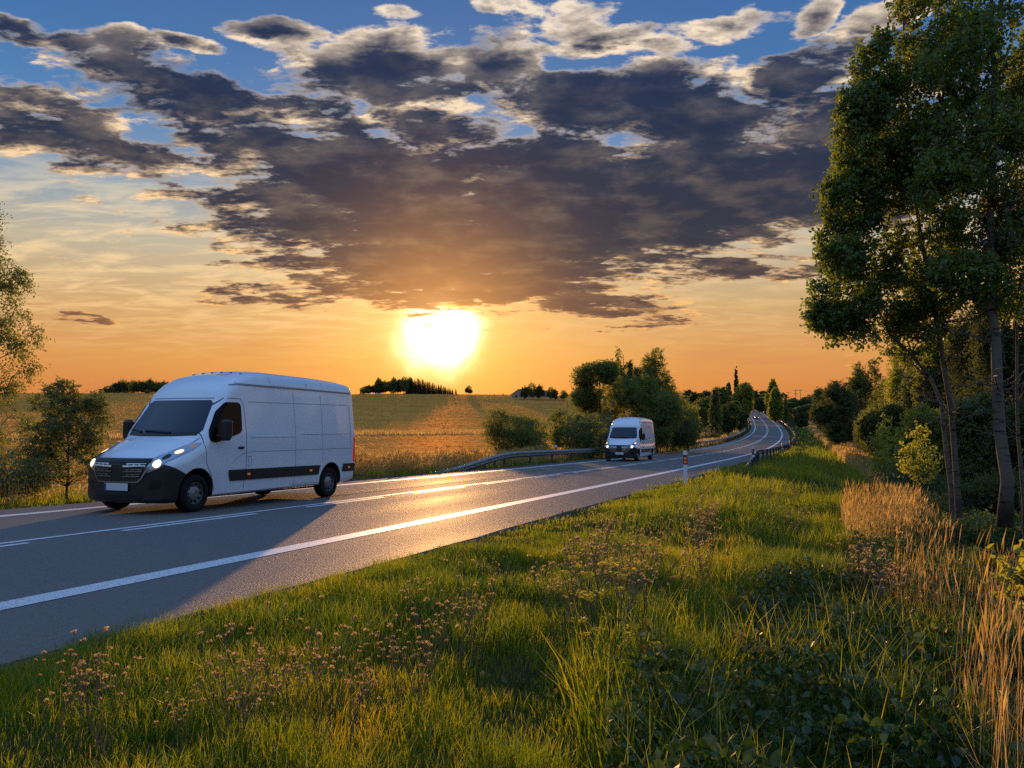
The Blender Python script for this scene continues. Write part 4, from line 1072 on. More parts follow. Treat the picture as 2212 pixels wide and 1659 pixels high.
# ---- birch and shrubs at the left edge
D = 22.0
b = at(-70, 1100, D); b[2] = gz(b[0], b[1])
tree('birch_tree', 'airy birch with drooping sprays of small leaves at the left edge', 'tree', b, 9, rel([(-70, 1110, 0), (-66, 850, 0), (-72, 600, 0), (-60, 380, 0)], D, b),
     blobs_at([(-55, 560, 50, 95, 0, .9), (-40, 680, 100, 70, 0, 1.1), (-30, 790, 105, 75, 0, 1.3), (-20, 890, 95, 75, 0, 1.2), (-60, 460, 42, 80, 0, .6), (20, 720, 70, 32, 0, .5), (10, 600, 45, 30, 0, .4), (0, 960, 60, 40, 0, .5), (-140, 750, 110, 170, 0, 1.0)], D, b),
     'birch', 1700, 14, .068, .20, seed=21, bark='brown', r0=.10, limbs=40, twigs=600, droop=.9, gaps=.46, gscale=1.8, shape='quad')
D = 19.5
b = at(146, 1070, D); b[2] = gz(b[0], b[1])
tree('leafy_shrub', 'leafy upright shrub on the far verge just ahead of the nearest van', 'shrub', b, 3, rel([(150, 1085, 0), (150, 980, 0), (140, 860, 0)], D, b),
     blobs_at([(150, 930, 70, 70, 0, 1.3), (120, 880, 55, 55, 0, .9), (190, 910, 46, 55, .1, .8), (140, 850, 26, 32, 0, .35), (205, 870, 22, 26, 0, .25), (90, 950, 50, 45, 0, .6), (150, 1000, 75, 40, 0, .9), (100, 990, 50, 25, 0, .4)], D, b),
     'shrub', 1000, 19, .085, .14, seed=22, r0=.03, limbs=40, twigs=420, shape='long', droop=.55, gaps=.28, gscale=2.5, up=.1)
b = at(20, 1060, 18.5); b[2] = gz(b[0], b[1])
tree('leafy_shrub', 'low spreading shrub under the birch beside the road', 'shrub', b, 1.5, [(0, 0, 0), (0, 0, .7)], [(0, 0, .65, .9, .7, .5), (.5, 0, .5, .6, .5, .3), (-.8, 0, .6, .8, .6, .5)], 'shrub', 500, 19, .085, .17, seed=23, r0=.025, limbs=20, twigs=120, shape='long', droop=.5, gaps=.25, gscale=2.5)

# ---- clump behind the second van
def spot(px, D, dz=0.0):
    x = bearing(px, D); return np.array([x, D, gz(x, D) + dz])
def roundtree(name, label, px, D, ytop, wpx, leaf, seed, ylow=None, cat='tree', group=None, ncl=900, nper=7, ls=None, kind='round', shell=.5, gaps=.36, bark='brown', cr=None):
    """a tree filling photo column px +- wpx/2 up to row ytop, standing at distance D"""
    b = spot(px, D); k = D/FPX; H = rowz(ytop, D) - b[2]; w = wpx*k/2; rg = np.random.default_rng(seed + 500)
    zl = (rowz(ylow, D) - b[2]) if ylow and D < 120 else H*.05
    h2 = (H - zl)/2; zc = zl + h2
    if kind == 'round':
        bl = [(0, 0, zc, w*.75, w*.75, h2*.8, 1.0)]
        for i in range(9):
            a = rg.random()*6.28; e = rg.uniform(-.8, .85); q = math.sqrt(1 - e*e)
            bl.append((w*.62*q*math.cos(a), w*.62*q*math.sin(a), zc + h2*.68*e, w*.42, w*.42, h2*.30, .45))
    elif kind == 'poplar':
        bl = [(0, 0, zl + (H-zl)*f, w*q, w*q, (H-zl)*.17, q + .25) for f, q in ((.14, .75), (.28, .95), (.42, 1.0), (.56, .85), (.70, .70), (.83, .54), (.92, .38))]
        for i in range(6):
            f = rg.uniform(.2, .8); a = rg.random()*6.28; bl.append((w*.55*math.cos(a)*(1.1-f), w*.55*math.sin(a)*(1.1-f), zl + (H-zl)*f, w*.4, w*.4, (H-zl)*.13, .4))
    elif kind == 'plume':   # several feathery leaders of unequal height
        bl = [(0, 0, zl + (H-zl)*.25, w*.95, w*.8, (H-zl)*.28, 1.2)]
        for i in range(9):
            ox = rg.uniform(-.75, .75); f = rg.uniform(.62, 1.0)*(1 - .28*abs(ox)); f = 1.0 if i == 0 else f
            bl.append((w*ox, w*rg.uniform(-.4, .4), zl + (H-zl)*(f - .17), w*.25, w*.25, (H-zl)*.17, .42)); bl.append((w*ox*.9, 0, zl + (H-zl)*(f - .40), w*.38, w*.38, (H-zl)*.22, .7))
    elif kind == 'bush':
        bl = [(0, 0, H*.45, w*.8, w*.8, H*.45, 1.2)]
        for i in range(8):
            a = rg.random()*6.28; bl.append((w*.6*math.cos(a), w*.6*math.sin(a), H*rg.uniform(.25, .72), w*.42, w*.42, H*.26, .5))
    ls = ls or max(.07, D*.0020); cr = cr or max(.25, w*.15)
    tr = [(0, 0, -.2), (rg.normal()*.1*w, rg.normal()*.1*w, H*.45), (0, 0, H*.93)]
    return tree(name, label, cat, b, H, tr, bl, leaf, int(ncl*1.5), int(nper*2.6), ls, cr, seed=seed, group=group, bark=bark, r0=max(.04, H*.013), limbs=16, twigs=60 if D < 90 else 0, gaps=gaps, gscale=4.5/max(w, .5), shell=shell)
RT = roundtree
RT('maple_tree', 'broad round-crowned dark tree, tallest to the left of the second van', 1296, 72, 763, 122, 'mid', 31, ylow=930, ncl=1300, nper=9)
RT('slender_tree', 'narrow pointed tree rising between the round crown and the feathery one', 1347, 78, 750, 46, 'mid', 32, ylow=880, kind='plume', ncl=500)
RT('ash_tree', 'tall feathery tree behind the second van, highest of the clump', 1418, 80, 750, 112, 'mid', 33, ylow=900, kind='plume', ncl=1300, nper=8)
RT('dark_tree', 'dense dark tree filling the middle of the clump behind the second van', 1370, 74, 790, 150, 'mid', 34, ylow=985, ncl=1200, nper=9)
RT('dark_tree', 'dark bushy tree sloping down at the right end of the clump', 1458, 84, 822, 120, 'mid', 35, ylow=985, ncl=1000, nper=8)
RT('dark_tree', 'dark tree right behind the roof of the second van', 1418, 72, 830, 120, 'mid', 36, ylow=985, ncl=1000, nper=8)
RT('young_tree', 'yellowish young tree at the right foot of the clump by the guardrail', 1486, 88, 862, 58, 'bright', 37, ylow=975, ncl=520)
RT('round_bush', 'round olive bush standing alone behind the guardrail', 1122, 56, 877, 152, 'mid', 38, cat='bush', kind='bush', ncl=1200, nper=8)
RT('leafy_bush', 'tangled bush at the left foot of the broad round tree', 1226, 64, 856, 92, 'mid', 39, cat='bush', kind='bush', ncl=700)
RT('leafy_bush', 'low green bush just left of the second van', 1272, 60, 890, 110, 'shrub', 40, cat='bush', kind='bush', ncl=600)
RT('leafy_bush', 'dark bush behind the guardrail just right of the second van', 1448, 76, 885, 110, 'dark', 41, cat='bush', kind='bush', ncl=600)
# bare sapling left of the van
b = spot(1315, 58); rg = np.random.default_rng(5); root = empty('bare_sapling', b); tag(root, 'grey leafless sapling showing above the second van', 'tree')
mb = MB(); zt = rowz(862, 58) - b[2]; tp = bez((0, 0, -.2), (.1, 0, zt), (.1, 0, 0), 10, rg, .03); mb.tube(tp, np.linspace(.05, .01, 10), 6)
for i in range(22):
    q = tp[rg.integers(3, 9)]; a = rg.random()*6.28; L = rg.uniform(.4, 1.3); mb.tube(bez(q, q + np.array([math.cos(a)*L*.7, math.sin(a)*L*.7, L*.8]), (0, 0, -.05), 5, rg, .04), np.linspace(.018, .005, 5), 4)
mb.build('trunk', BK['grey'], root)

# ---- trees along the far bend
RT('dark_column_tree', 'narrow brownish columnar tree by the end of the left guardrail', 1545, 150, 838, 34, 'shrub', 51, ylow=925, kind='poplar', ncl=420, bark='grey')
RT('dark_tree', 'dark rounded tree on the inside of the bend beside the columnar one', 1572, 160, 858, 56, 'dark', 52, ylow=938, ncl=800)
RT('dark_tree', 'low dark tree at the inner edge of the bend under the bright tree', 1600, 205, 880, 40, 'dark', 53, ylow=925, ncl=500)
RT('light_tree', 'pale green tree behind the columnar tree, left of the bend', 1525, 210, 850, 58, 'mid', 54, ylow=935, ncl=700)
RT('light_tree', 'tall pale tree between the columnar tree and the bright one', 1555, 290, 827, 44, 'mid', 55, ylow=905, ncl=600)
RT('bright_tree', 'large bright yellow-green tree on the inside of the far bend', 1604, 292, 817, 48, 'bright', 56, ylow=899, ncl=1100, nper=8)
RT('tall_poplar', 'tall thin dark poplar sticking up behind the bright tree', 1591, 330, 800, 14, 'dark', 57, ylow=850, kind='poplar', ncl=260)
RT('light_tree', 'olive tree just left of the bright tree in the bend', 1574, 300, 833, 26, 'mid', 58, ylow=900, kind='poplar', ncl=420)
RT('poplar_tree', 'taller darker poplar right of the far road, behind the pale one', 1670, 352, 825, 36, 'bright', 59, ylow=880, kind='poplar', ncl=520)
RT('poplar_tree', 'pale yellow-green poplar right of the far road', 1676, 318, 843, 36, 'bright', 60, ylow=897, kind='poplar', ncl=900)
RT('poplar_tree', 'tiny slim poplar standing alone right of the pale poplar', 1697.5, 285, 866, 8, 'mid', 61, ylow=893, kind='poplar', ncl=160)
RT('round_tree', 'small round dark tree alone in the grass beside the gravel track', 1730, 240, 888, 29, 'dark', 62, ylow=922, ncl=620, gaps=.15)
FARL = [(1500, 200, 868, 60), (1525, 240, 862, 54), (1555, 230, 872, 44), (1583, 260, 858, 34), (1488, 330, 836, 40), (1508, 380, 846, 30), (1530, 420, 838, 34), (1470, 300, 850, 40), (1500, 270, 866, 46), (1545, 360, 846, 30), (1520, 300, 860, 40)]
for i, (px, D, yt, w) in enumerate(FARL): RT('far_tree', 'hazy far tree in the belt left of the bend above the clump', px, D, yt, w, 'mid' if i % 2 else 'dark', 270 + i, ylow=yt + 60, group='far trees left of the bend', ncl=420)
FARR = [(1780, 260, 850, 50), (1800, 330, 838, 60), (1745, 300, 868, 44), (1770, 400, 840, 50), (1675, 480, 850, 30), (1628, 430, 838, 40), (1650, 460, 846, 34), (1640, 400, 856, 36), (1690, 420, 842, 34), (1712, 400, 856, 44), (1700, 360, 868, 40), (1738, 390, 858, 46), (1725, 340, 876, 40), (1752, 420, 848, 40), (1764, 330, 864, 44), (1662, 420, 850, 30), (1620, 470, 846, 36), (1655, 500, 842, 34)]
for i, (px, D, yt, w) in enumerate(FARR): RT('far_tree', 'dark far tree in the belt right of the road beyond the poplars', px, D, yt, w, 'mid' if i % 3 == 0 else 'dark', 290 + i, ylow=yt + 52, group='far trees right of the bend', ncl=420)
# ---- the wood on the right
RT('big_dark_tree', 'big dark spreading tree at the edge of the wood beside the track', 1808, 104, 808, 112, 'dark', 110, ylow=975, ncl=1500, nper=9)
RT('wood_tree', 'light feathery tree rising behind the big dark spreading tree', 1872, 115, 772, 84, 'mid', 111, ylow=890, ncl=800, kind='plume')
RT('wood_tree', 'olive tree in the wood behind the grey-green bush', 1925, 84, 792, 100, 'mid', 112, ylow=960, ncl=1100)
RT('willow_bush', 'rounded grey-green bush at the edge of the wood', 1872, 62, 884, 76, 'willow', 113, cat='bush', kind='bush', ncl=800, gaps=.18)
RT('wood_tree', 'tall dark tree at the skyline left of the leaning aspens', 1782, 165, 826, 60, 'dark', 114, ylow=900, ncl=500)
WOOD = [(1960, 60, 745, 120, 'bright', 'yellowish crown glimpsed between the aspen stems, upper part of the wood'), (2010, 52, 720, 130, 'shrub', 'brownish tree directly behind the forked aspen'), (2100, 46, 690, 150, 'mid', 'dark tree filling the gap between the aspen trunks'), (2190, 40, 700, 160, 'mid', 'dark tree behind the thickest aspen'),
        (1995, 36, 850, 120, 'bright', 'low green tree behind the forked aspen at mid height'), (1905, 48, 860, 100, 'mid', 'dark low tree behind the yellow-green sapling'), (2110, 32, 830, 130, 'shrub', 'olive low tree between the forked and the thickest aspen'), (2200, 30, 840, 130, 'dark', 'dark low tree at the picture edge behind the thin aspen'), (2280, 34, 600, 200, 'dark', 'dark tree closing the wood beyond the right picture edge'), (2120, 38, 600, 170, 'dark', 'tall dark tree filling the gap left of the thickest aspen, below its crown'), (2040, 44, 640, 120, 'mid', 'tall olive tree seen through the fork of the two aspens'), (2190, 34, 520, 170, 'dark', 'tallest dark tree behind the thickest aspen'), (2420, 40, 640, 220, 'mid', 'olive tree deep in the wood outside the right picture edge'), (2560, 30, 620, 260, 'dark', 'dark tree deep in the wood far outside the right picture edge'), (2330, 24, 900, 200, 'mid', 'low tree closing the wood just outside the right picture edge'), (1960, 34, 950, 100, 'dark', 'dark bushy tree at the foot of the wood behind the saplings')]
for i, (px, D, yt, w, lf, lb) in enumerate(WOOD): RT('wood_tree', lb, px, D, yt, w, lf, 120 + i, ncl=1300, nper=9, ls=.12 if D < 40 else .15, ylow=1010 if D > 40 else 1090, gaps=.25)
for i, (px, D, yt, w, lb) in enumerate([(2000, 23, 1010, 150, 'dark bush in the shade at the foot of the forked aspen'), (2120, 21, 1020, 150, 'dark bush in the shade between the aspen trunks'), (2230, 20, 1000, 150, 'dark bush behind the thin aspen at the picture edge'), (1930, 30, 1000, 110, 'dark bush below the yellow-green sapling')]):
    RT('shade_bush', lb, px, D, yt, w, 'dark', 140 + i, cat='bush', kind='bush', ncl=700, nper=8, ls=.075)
for i, (px, D, yt, w, lb) in enumerate([(1908, 24, 902, 78, 'yellow-green sapling growing out of the bank left of the aspens'), (1982, 20, 930, 90, 'yellow-green sapling with a thin stem close to the forked aspen')]):
    RT('sapling', lb, px, D, yt, w, 'bright', 150 + i, cat='sapling', ncl=95, nper=4, ls=.085, ylow=1040, gaps=.42, cr=.13, kind='poplar')
b = at(2196, 1420, 6.0); b[2] = gz(b[0], b[1])
tree('aspen_sapling', 'big-leaved aspen sapling in the corner in front of the thick aspen', 'sapling', b, 1.6, [(0, 0, 0), (.05, 0, .8), (.0, 0, 1.5)], blobs_at([(2195, 1215, 36, 40, 0, 1), (2170, 1260, 36, 34, 0, 1), (2215, 1290, 40, 60, 0, 1), (2140, 1200, 26, 10, 0, .25), (2250, 1250, 50, 70, 0, 1)], 6.0, b), 'bright', 75, 3, .055, .07, seed=160, r0=.012, limbs=14, twigs=60, shape='round', gaps=.1)

# ---- groves on the crest of the field
def spruce(seed, H, wd):
    rg = np.random.default_rng(seed); root = empty('spruce_tree')
    mb = MB(); mb.tube([(0, 0, -.3), (0, 0, H*.5), (0, 0, H)], [H*.014, H*.009, .02], 6); mb.build('trunk', BK['brown'], root)
    n = 1500; f = 1 - np.sqrt(rg.random(n))*.93; tier = np.floor(f*16)/16 + rg.random(n)*.035
    a = rg.random(n)*6.28; rr = wd*(1 - tier)**.85*np.sqrt(rg.random(n))*(.75 + .35*np.sin(a*5 + tier*40))
    P = np.stack([rr*np.cos(a), rr*np.sin(a), tier*H - rr*.28], 1)
    V, F = leaf_quads(P, H*.045, rg, 'quad', .4); mesh_obj('crown', V, F, LM['spruce'], root); return root
SPR = [spruce(201 + i, 12.0, w) for i, w in enumerate((1.9, 2.3, 1.6))]; nsp = 0
def put_spruce(px, D, ytop, label, group):
    global nsp
    x = bearing(px, D); zb = gz(x, D) - .2; H = rowz(ytop, D) - zb; k = nsp % 3
    r = SPR[k] if nsp < 3 else copy_tree(SPR[k]); nsp += 1
    place(r, x, D, zb, (H/12*1.75, H/12*1.75, H/12), nsp*1.7, label, 'tree', group)
rs = np.random.default_rng(9)
for i in range(34):
    px = 880 + i*3.1 + rs.normal()*1.0; yt = np.interp(px, [880, 905, 930, 985], [821, 818, 826, 838]) + rs.normal()*2.2
    put_spruce(px, 520 + rs.uniform(-6, 22), yt, 'dark spruce standing in the row of spruces on the field crest', 'spruces of the crest grove')
for px, yt in ((1068, 850), (1074, 853), (1080.5, 852), (1087, 848)): put_spruce(px, 500, yt, 'tiny lone spruce on the skyline between grove and farmhouse', 'tiny spruces on the skyline')
for px, yt in ((779, 838), (785, 835)): put_spruce(px, 520, yt, 'dark spruce at the left tip of the crest grove', 'spruces at the tip of the crest grove')
G = []
for i, (s, kd, lf) in enumerate(((301, 'round', 'mid'), (302, 'round', 'dark'), (303, 'poplar', 'birch'))):
    G.append(RT('grove_tree', None, 700, 500, 815, 40, lf, s, ylow=848, kind=kd, ncl=480, nper=6, ls=.55, gaps=.34))
ng = 0
def put_grove(px, D, ytop, wpx, k, label, cat='tree', group=None, name=None):
    global ng
    src = G[k]; x = bearing(px, D); zb = gz(x, D) - .3; H = rowz(ytop, D) - zb
    r = src if not src.get('label') else copy_tree(src)
    H0 = rowz(815, 500) - gz(bearing(700, 500), 500); w0 = 40*500/FPX
    sx = wpx*D/FPX/w0; place(r, x, D, zb, (sx, sx, H/H0), ng*1.3, label, cat, group); ng += 1
for i in range(15):
    px = 786 + i*7.2 + rs.normal()*2; yt = np.interp(px, [780, 815, 850, 872, 890], [833, 824, 817, 813, 818]) + rs.normal()*2
    put_grove(px, 520 + rs.uniform(-4, 16), yt, 25, (0, 1, 1, 0, 2)[i % 5], 'broadleaf tree in the left half of the grove on the field crest', group='broadleaf trees of the crest grove')
put_grove(874, 515, 809, 24, 0, 'tallest birch sticking out of the crest grove', group=None)
put_grove(1013, 512, 830, 18, 0, 'single slender tree at the right end of the crest grove')
for i in range(17):
    px = 226 + i*9.2 + rs.normal()*2; yt = np.interp(px, [222, 240, 270, 300, 340, 380], [838, 824, 816, 817, 820, 826]) + rs.normal()*2.2
    put_grove(px, 540 + rs.uniform(-8, 14), yt, 24, (1, 0, 1)[i % 3], 'tree in the small wood on the crest left of the nearest van', group='trees of the small left wood')
for px, w in ((232, 14), (252, 18), (272, 20)): put_grove(px, 528, 845, w, 0, 'low bush at the foot of the small wood on the left crest', 'bush', 'bushes at the left wood')
put_grove(318, 500, 839, 12, 0, 'pale little bush alone in the stubble in front of the left wood', 'bush')
for px, yt, w, k, lb in ((1132, 829, 18, 1, 'tree at the gable end of the farmhouse'), (1149, 822, 26, 0, 'airy birch towering over the farmhouse roof'), (1167, 825, 20, 1, 'round dark tree in front of the farmhouse roof'), (1190, 832, 20, 0, 'tree at the far end of the farmhouse'), (1198, 836, 16, 1, 'darker low tree at the far end of the farmhouse'), (1217, 840, 22, 0, 'low tree between the farmhouse and the clump')):
    put_grove(px, 455, yt, w, k, lb)

# ---------------------------------------------------------------- grass and weeds
def bladeset(P, h, w, lean, rg, bias=(0, 0), curl=.5):
    """curved tapering blades, one per root point; 3 rungs, 2 faces each"""
    n = len(P); a = rg.random(n)*2*np.pi
    dx = np.cos(a)*lean + bias[0]; dy = np.sin(a)*lean + bias[1]
    t = rg.random(n)*np.pi; sx, sy = np.cos(t)*w*.5, np.sin(t)*w*.5
    V = np.empty((n, 6, 3), np.float32)
    for k, (f, ww) in enumerate(((0, 1.0), (.55, .8), (1.0, .12))):
        bend = f**(1 + curl)
        cx = P[:, 0] + dx*h*bend; cy = P[:, 1] + dy*h*bend; cz = P[:, 2] - .03*(k == 0) + h*f*np.sqrt(np.maximum(.12, 1 - (np.hypot(dx, dy)*bend*.8)**2))
        V[:, 2*k] = np.stack([cx - sx*ww, cy - sy*ww, cz], 1); V[:, 2*k+1] = np.stack([cx + sx*ww, cy + sy*ww, cz], 1)
    i = np.arange(n)[:, None]*6
    F = np.concatenate([i + [0, 1, 3, 2], i + [2, 3, 5, 4]], 1).reshape(-1, 4)
    return V.reshape(-1, 3), F
def join(parts):
    V, F, n = [], [], 0
    for v, f in parts: V.append(v); F.append(f + n); n += len(v)
    return np.concatenate(V), np.concatenate(F)
def scatter(n, x0, x1, y0, y1, rg): return np.stack([rg.uniform(x0, x1, n), rg.uniform(y0, y1, n)], 1)
def grassmat(name, cols, trans, tw=.42, big=.7):
    m = bpy.data.materials.new(name); m.use_nodes = True; g = NT(m.node_tree)
    geo = g.new('ShaderNodeNewGeometry'); rnd = geo.outputs['Random Per Island']
    n = g.noise(geo.outputs['Position'], big, 4, .6); n2 = g.noise(geo.outputs['Position'], big*4.5, 3, .6)
    f = g.sat(g.add(g.mul(rnd, .60), g.add(g.mad(n, 1.6, -.72), g.mad(n2, .8, -.28))))
    k = len(cols); c = g.ramp(f, [(i/(k-1), q) for i, q in enumerate(cols)])
    d = g.new('ShaderNodeBsdfDiffuse', {'Color': c}); tr = g.new('ShaderNodeBsdfTranslucent', {'Color': g.mix(1.0, c, trans, 'MULTIPLY')})
    gl = g.new('ShaderNodeBsdfGlossy', {'Color': (1, .95, .85), 'Roughness': .4})
    mx = g.new('ShaderNodeMixShader', {0: tw, 1: d.outputs[0], 2: tr.outputs[0]}); m2 = g.new('ShaderNodeMixShader', {0: .035, 1: mx.outputs[0], 2: gl.outputs[0]})
    o = g.new('ShaderNodeOutputMaterial'); g.t.links.new(m2.outputs[0], o.inputs[0]); return m
GM = grassmat('verge_grass', [(.016, .036, .007), (.040, .072, .010), (.078, .112, .012), (.125, .148, .014), (.165, .165, .018), (.21, .15, .03)], (3.2, 3.0, .3), .54)
DM = grassmat('dry_grass', [(.16, .12, .042), (.31, .225, .085), (.45, .34, .15), (.56, .45, .23)], (1.8, 1.55, .9), .56)
UM = grassmat('undergrowth_leaf', [(.012, .030, .007), (.028, .056, .012), (.050, .082, .016), (.085, .088, .020), (.12, .08, .02)], (2.2, 2.2, 1.3), .35, .9)  # leaf tones kept dark to stand in for shadow over the bramble

SM = grassmat('stubble_straw', [(.26, .13, .035), (.42, .22, .06), (.58, .33, .10)], (1.7, 1.5, .9), .5, .15)
def visible(P, margin=.2):
    X, Y = P[:, 0], P[:, 1]; return (Y > 1.2) & (np.abs(X) < Y*(.615 + margin) + .8)
def green(name, bands, rg):
    parts = []
    for (n, y0, y1, hmin, hmax, w, o0, o1) in bands:
        P = scatter(int(n*1.27), -.82*y1 - 1.5, .82*y1 + 1.5, y0, y1, rg); P = P[visible(P)]
        s, o = to_road(P[:, 0], P[:, 1])
        jag = vnoise(s*1.1, s*0 + 3)*.5 + vnoise(s*4.0, s*0 + 8)*.25
        k = (o > o0 + jag*(1 if o0 > 0 else 0)) & (o < o1 + jag*(1 if o1 < 0 else 0)); P, o, s = P[k], o[k], s[k]
        t = vnoise(P[:, 0]*.8, P[:, 1]*.8) + .6*vnoise(P[:, 0]*2.6 + 7, P[:, 1]*2.6)
        keep = rg.random(len(P)) < np.clip(.75 + t*.9, .18, 1); P, o, t = P[keep], o[keep], t[keep]
        h = rg.uniform(hmin, hmax, len(P))*np.clip(1 + t*1.5, .35, 2.3)
        if o0 > 0:
            kk = (o < np.interp(P[:, 1], [2, 7, 9, 14], [8.7, 8.9, 9.6, 12])) | (rg.random(len(P)) < .12); P, o, t, h = P[kk], o[kk], t[kk], h[kk]
        if o0 > 0: h *= np.interp(o, [5.0, 5.9, 7.0, 9.0, 11], [.42, .62, .9, 1.15, 1.25])
        else: h *= np.interp(-o, [4.7, 5.4, 6.2, 7.2], [.35, .5, .55, 1.1])
        z = ground(P[:, 0], P[:, 1])
        parts.append(bladeset(np.column_stack([P, z]), h, w*rg.uniform(.6, 1.3, len(P)), rg.uniform(.1, .75, len(P)), rg, (.05, -.05)))
    V, F = join(parts); return tag(mesh_obj(name, V, F, GM), kind='stuff')
rg = np.random.default_rng(31)
green('verge_grass', [(230000, 1.4, 6, .06, .20, .0050, 5.02, 12), (300000, 6, 12, .07, .22, .0068, 5.02, 12.5), (230000, 12, 24, .12, .30, .012, 5.02, 12.5), (160000, 24, 50, .14, .34, .022, 5.05, 12.8), (110000, 50, 110, .18, .42, .05, 5.1, 13), (70000, 110, 260, .2, .5, .12, 5.15, 14)], rg)
green('far_verge_grass', [(60000, 13, 24, .12, .32, .014, -10, -4.72), (90000, 24, 60, .14, .36, .026, -10, -4.74), (70000, 60, 150, .16, .40, .06, -9, -4.8), (40000, 150, 330, .2, .5, .14, -10, -4.85)], rg)

def seedstalks(P, h, rg, thick=.004, head=.16, hw=.014, bias=(.06, -.03), lean=.22):
    """dry grass: thin stem plus a spindle of seed at the tip"""
    n = len(P); a = rg.random(n)*2*np.pi; L = lean*rg.random(n)
    dx, dy = np.cos(a)*L + bias[0], np.sin(a)*L + bias[1]
    pos = lambda f: np.stack([P[:, 0] + dx*h*f**1.7, P[:, 1] + dy*h*f**1.7, P[:, 2] - .03 + h*f*(1 - .12*f)], 1)
    t = rg.random(n)*np.pi; side = np.stack([np.cos(t), np.sin(t), 0*t], 1); side2 = np.stack([-np.sin(t), np.cos(t), 0*t], 1)
    A, B_, Cc = pos(0.0), pos(.5), pos(1 - head)
    E = pos(1.0); Md = pos(1 - head*.55)
    V = [A - side*thick*.6, A + side*thick*.6, B_ - side*thick*.5, B_ + side*thick*.5, Cc - side*thick*.4, Cc + side*thick*.4]
    W = (hw*rg.uniform(.5, 1.3, n))[:, None]
    V += [Cc, Md - side*W, E, Md + side*W, Md - side2*W, Md + side2*W]
    V = np.stack(V, 1); i = np.arange(n)[:, None]*12
    F = np.concatenate([i + [0, 1, 3, 2], i + [2, 3, 5, 4], i + [6, 7, 8, 9], i + [6, 10, 8, 11]], 1).reshape(-1, 4)
    return V.reshape(-1, 3), F
def dry(name, areas, rg):
    """areas: (count, s0, s1, o0, o1, height, blade width factor, wave) along the road"""
    parts = []
    for (n, s0, s1, o0, o1, hh, wf, patchy) in areas:
        s = rg.uniform(s0, s1, n); o = rg.uniform(o0, o1, n); P = road(s, o)[:, :2]
        k = vnoise(P[:, 0]*.45/max(1, wf*.4), P[:, 1]*.45/max(1, wf*.4)) + .5 > patchy; P = P[k]; P = P[visible(P, .25)]
        if not len(P): continue
        t = vnoise(P[:, 0]*1.1, P[:, 1]*1.1); h = hh*rg.uniform(.6, 1.15, len(P))*(1 + t*.5); z = ground(P[:, 0], P[:, 1]); Q = np.column_stack([P, z])
        parts.append(seedstalks(Q, h, rg, .0035*wf, .2, .010*wf))
        m = rg.random(len(Q)) < .8; parts.append(bladeset(Q[m], h[m]*rg.uniform(.3, .75, m.sum()), .006*wf, rg.uniform(.15, .8, m.sum()), rg, (.08, -.04)))
    V, F = join(parts); return tag(mesh_obj(name, V, F, DM), kind='stuff')
dry('dry_grass', [(3300, -3, 5, 10.4, 12.8, 1.15, .5, .57), (2400, 4, 9, 10.3, 12.6, .95, .55, .60), (3400, 9.0, 18, 9.9, 11.4, .85, .7, .52), (5200, 19, 45, 11.0, 12.6, .75, 1.2, .36), (13000, 45, 130, 10.8, 13.0, .9, 3.4, .2), (6000, 130, 300, 10.5, 15, 1.0, 12, .25)], rg)
dry('tall_dry_grass', [(9000, 17, 30, -9.8, -7.0, .95, 1.7, .12), (13000, 30, 60, -10.2, -6.6, 1.0, 2.4, .15), (9000, 60, 160, -10.5, -6.4, .9, 5, .3), (5000, 160, 300, -9, -6.4, 1.0, 11, .4), (3500, 2, 17, -9.5, -6.4, .7, 1.6, .42)], rg)
# rough strip left standing between the two stubble fields
P = scatter(26000, -120, 30, 160, 260, rg); e = 205 + (P[:, 0] + 40)*.42 + vnoise(P[:, 0]/25, P[:, 1]*0)*14
P = P[(P[:, 1] > e - 5) & (P[:, 1] < e + 20)]; z = ground(P[:, 0], P[:, 1]); hh = .9 + 1.0*np.maximum(0, vnoise(P[:, 0]*.12, P[:, 1]*.12) + .15)
V, F = bladeset(np.column_stack([P, z]), hh*rg.uniform(.6, 1.2, len(P)), .17*np.ones(len(P)), rg.uniform(.05, .4, len(P)), rg); tag(mesh_obj('field_strip_grass', V, F, DM), kind='stuff')
# straw standing in the nearer stubble
P = scatter(90000, -75, 25, 42, 130, rg); s, o = to_road(P[:, 0], P[:, 1]); k = (o < -15) & (np.abs(P[:, 0]) < P[:, 1]*.66); P = P[k]
w = np.sin((P[:, 1] + .12*P[:, 0])*2.2); P = P[rg.random(len(P)) < .35 + .6*(w > .2)]
V, F = bladeset(np.column_stack([P, ground(P[:, 0], P[:, 1])]), rg.uniform(.07, .20, len(P)), .045*np.ones(len(P)), rg.uniform(.05, .6, len(P)), rg); tag(mesh_obj('stubble', V, F, SM), kind='stuff')

P = scatter(150000, -290, 110, 130, 528, rg); s, o = to_road(P[:, 0], P[:, 1]); e = 205 + (P[:, 0] + 40)*.42; k = (o < -16) & (np.abs(P[:, 0]) < P[:, 1]*.66) & ((P[:, 1] < e - 8) | (P[:, 1] > e + 24)); P = P[k]
w = vnoise(P[:, 0]*.03, P[:, 1]*.30) + .6*np.sin((P[:, 1] + .12*P[:, 0] + 9*vnoise(P[:, 0]*.02, P[:, 1]*.02))*.7); P = P[rg.random(len(P)) < np.clip(.45 + w*.8, .08, 1)]
V, F = bladeset(np.column_stack([P, ground(P[:, 0], P[:, 1])]), rg.uniform(.06, .22, len(P)), rg.uniform(.25, .8, len(P)), rg.uniform(.05, .5, len(P)), rg); tag(mesh_obj('far_stubble', V, F, SM), kind='stuff')

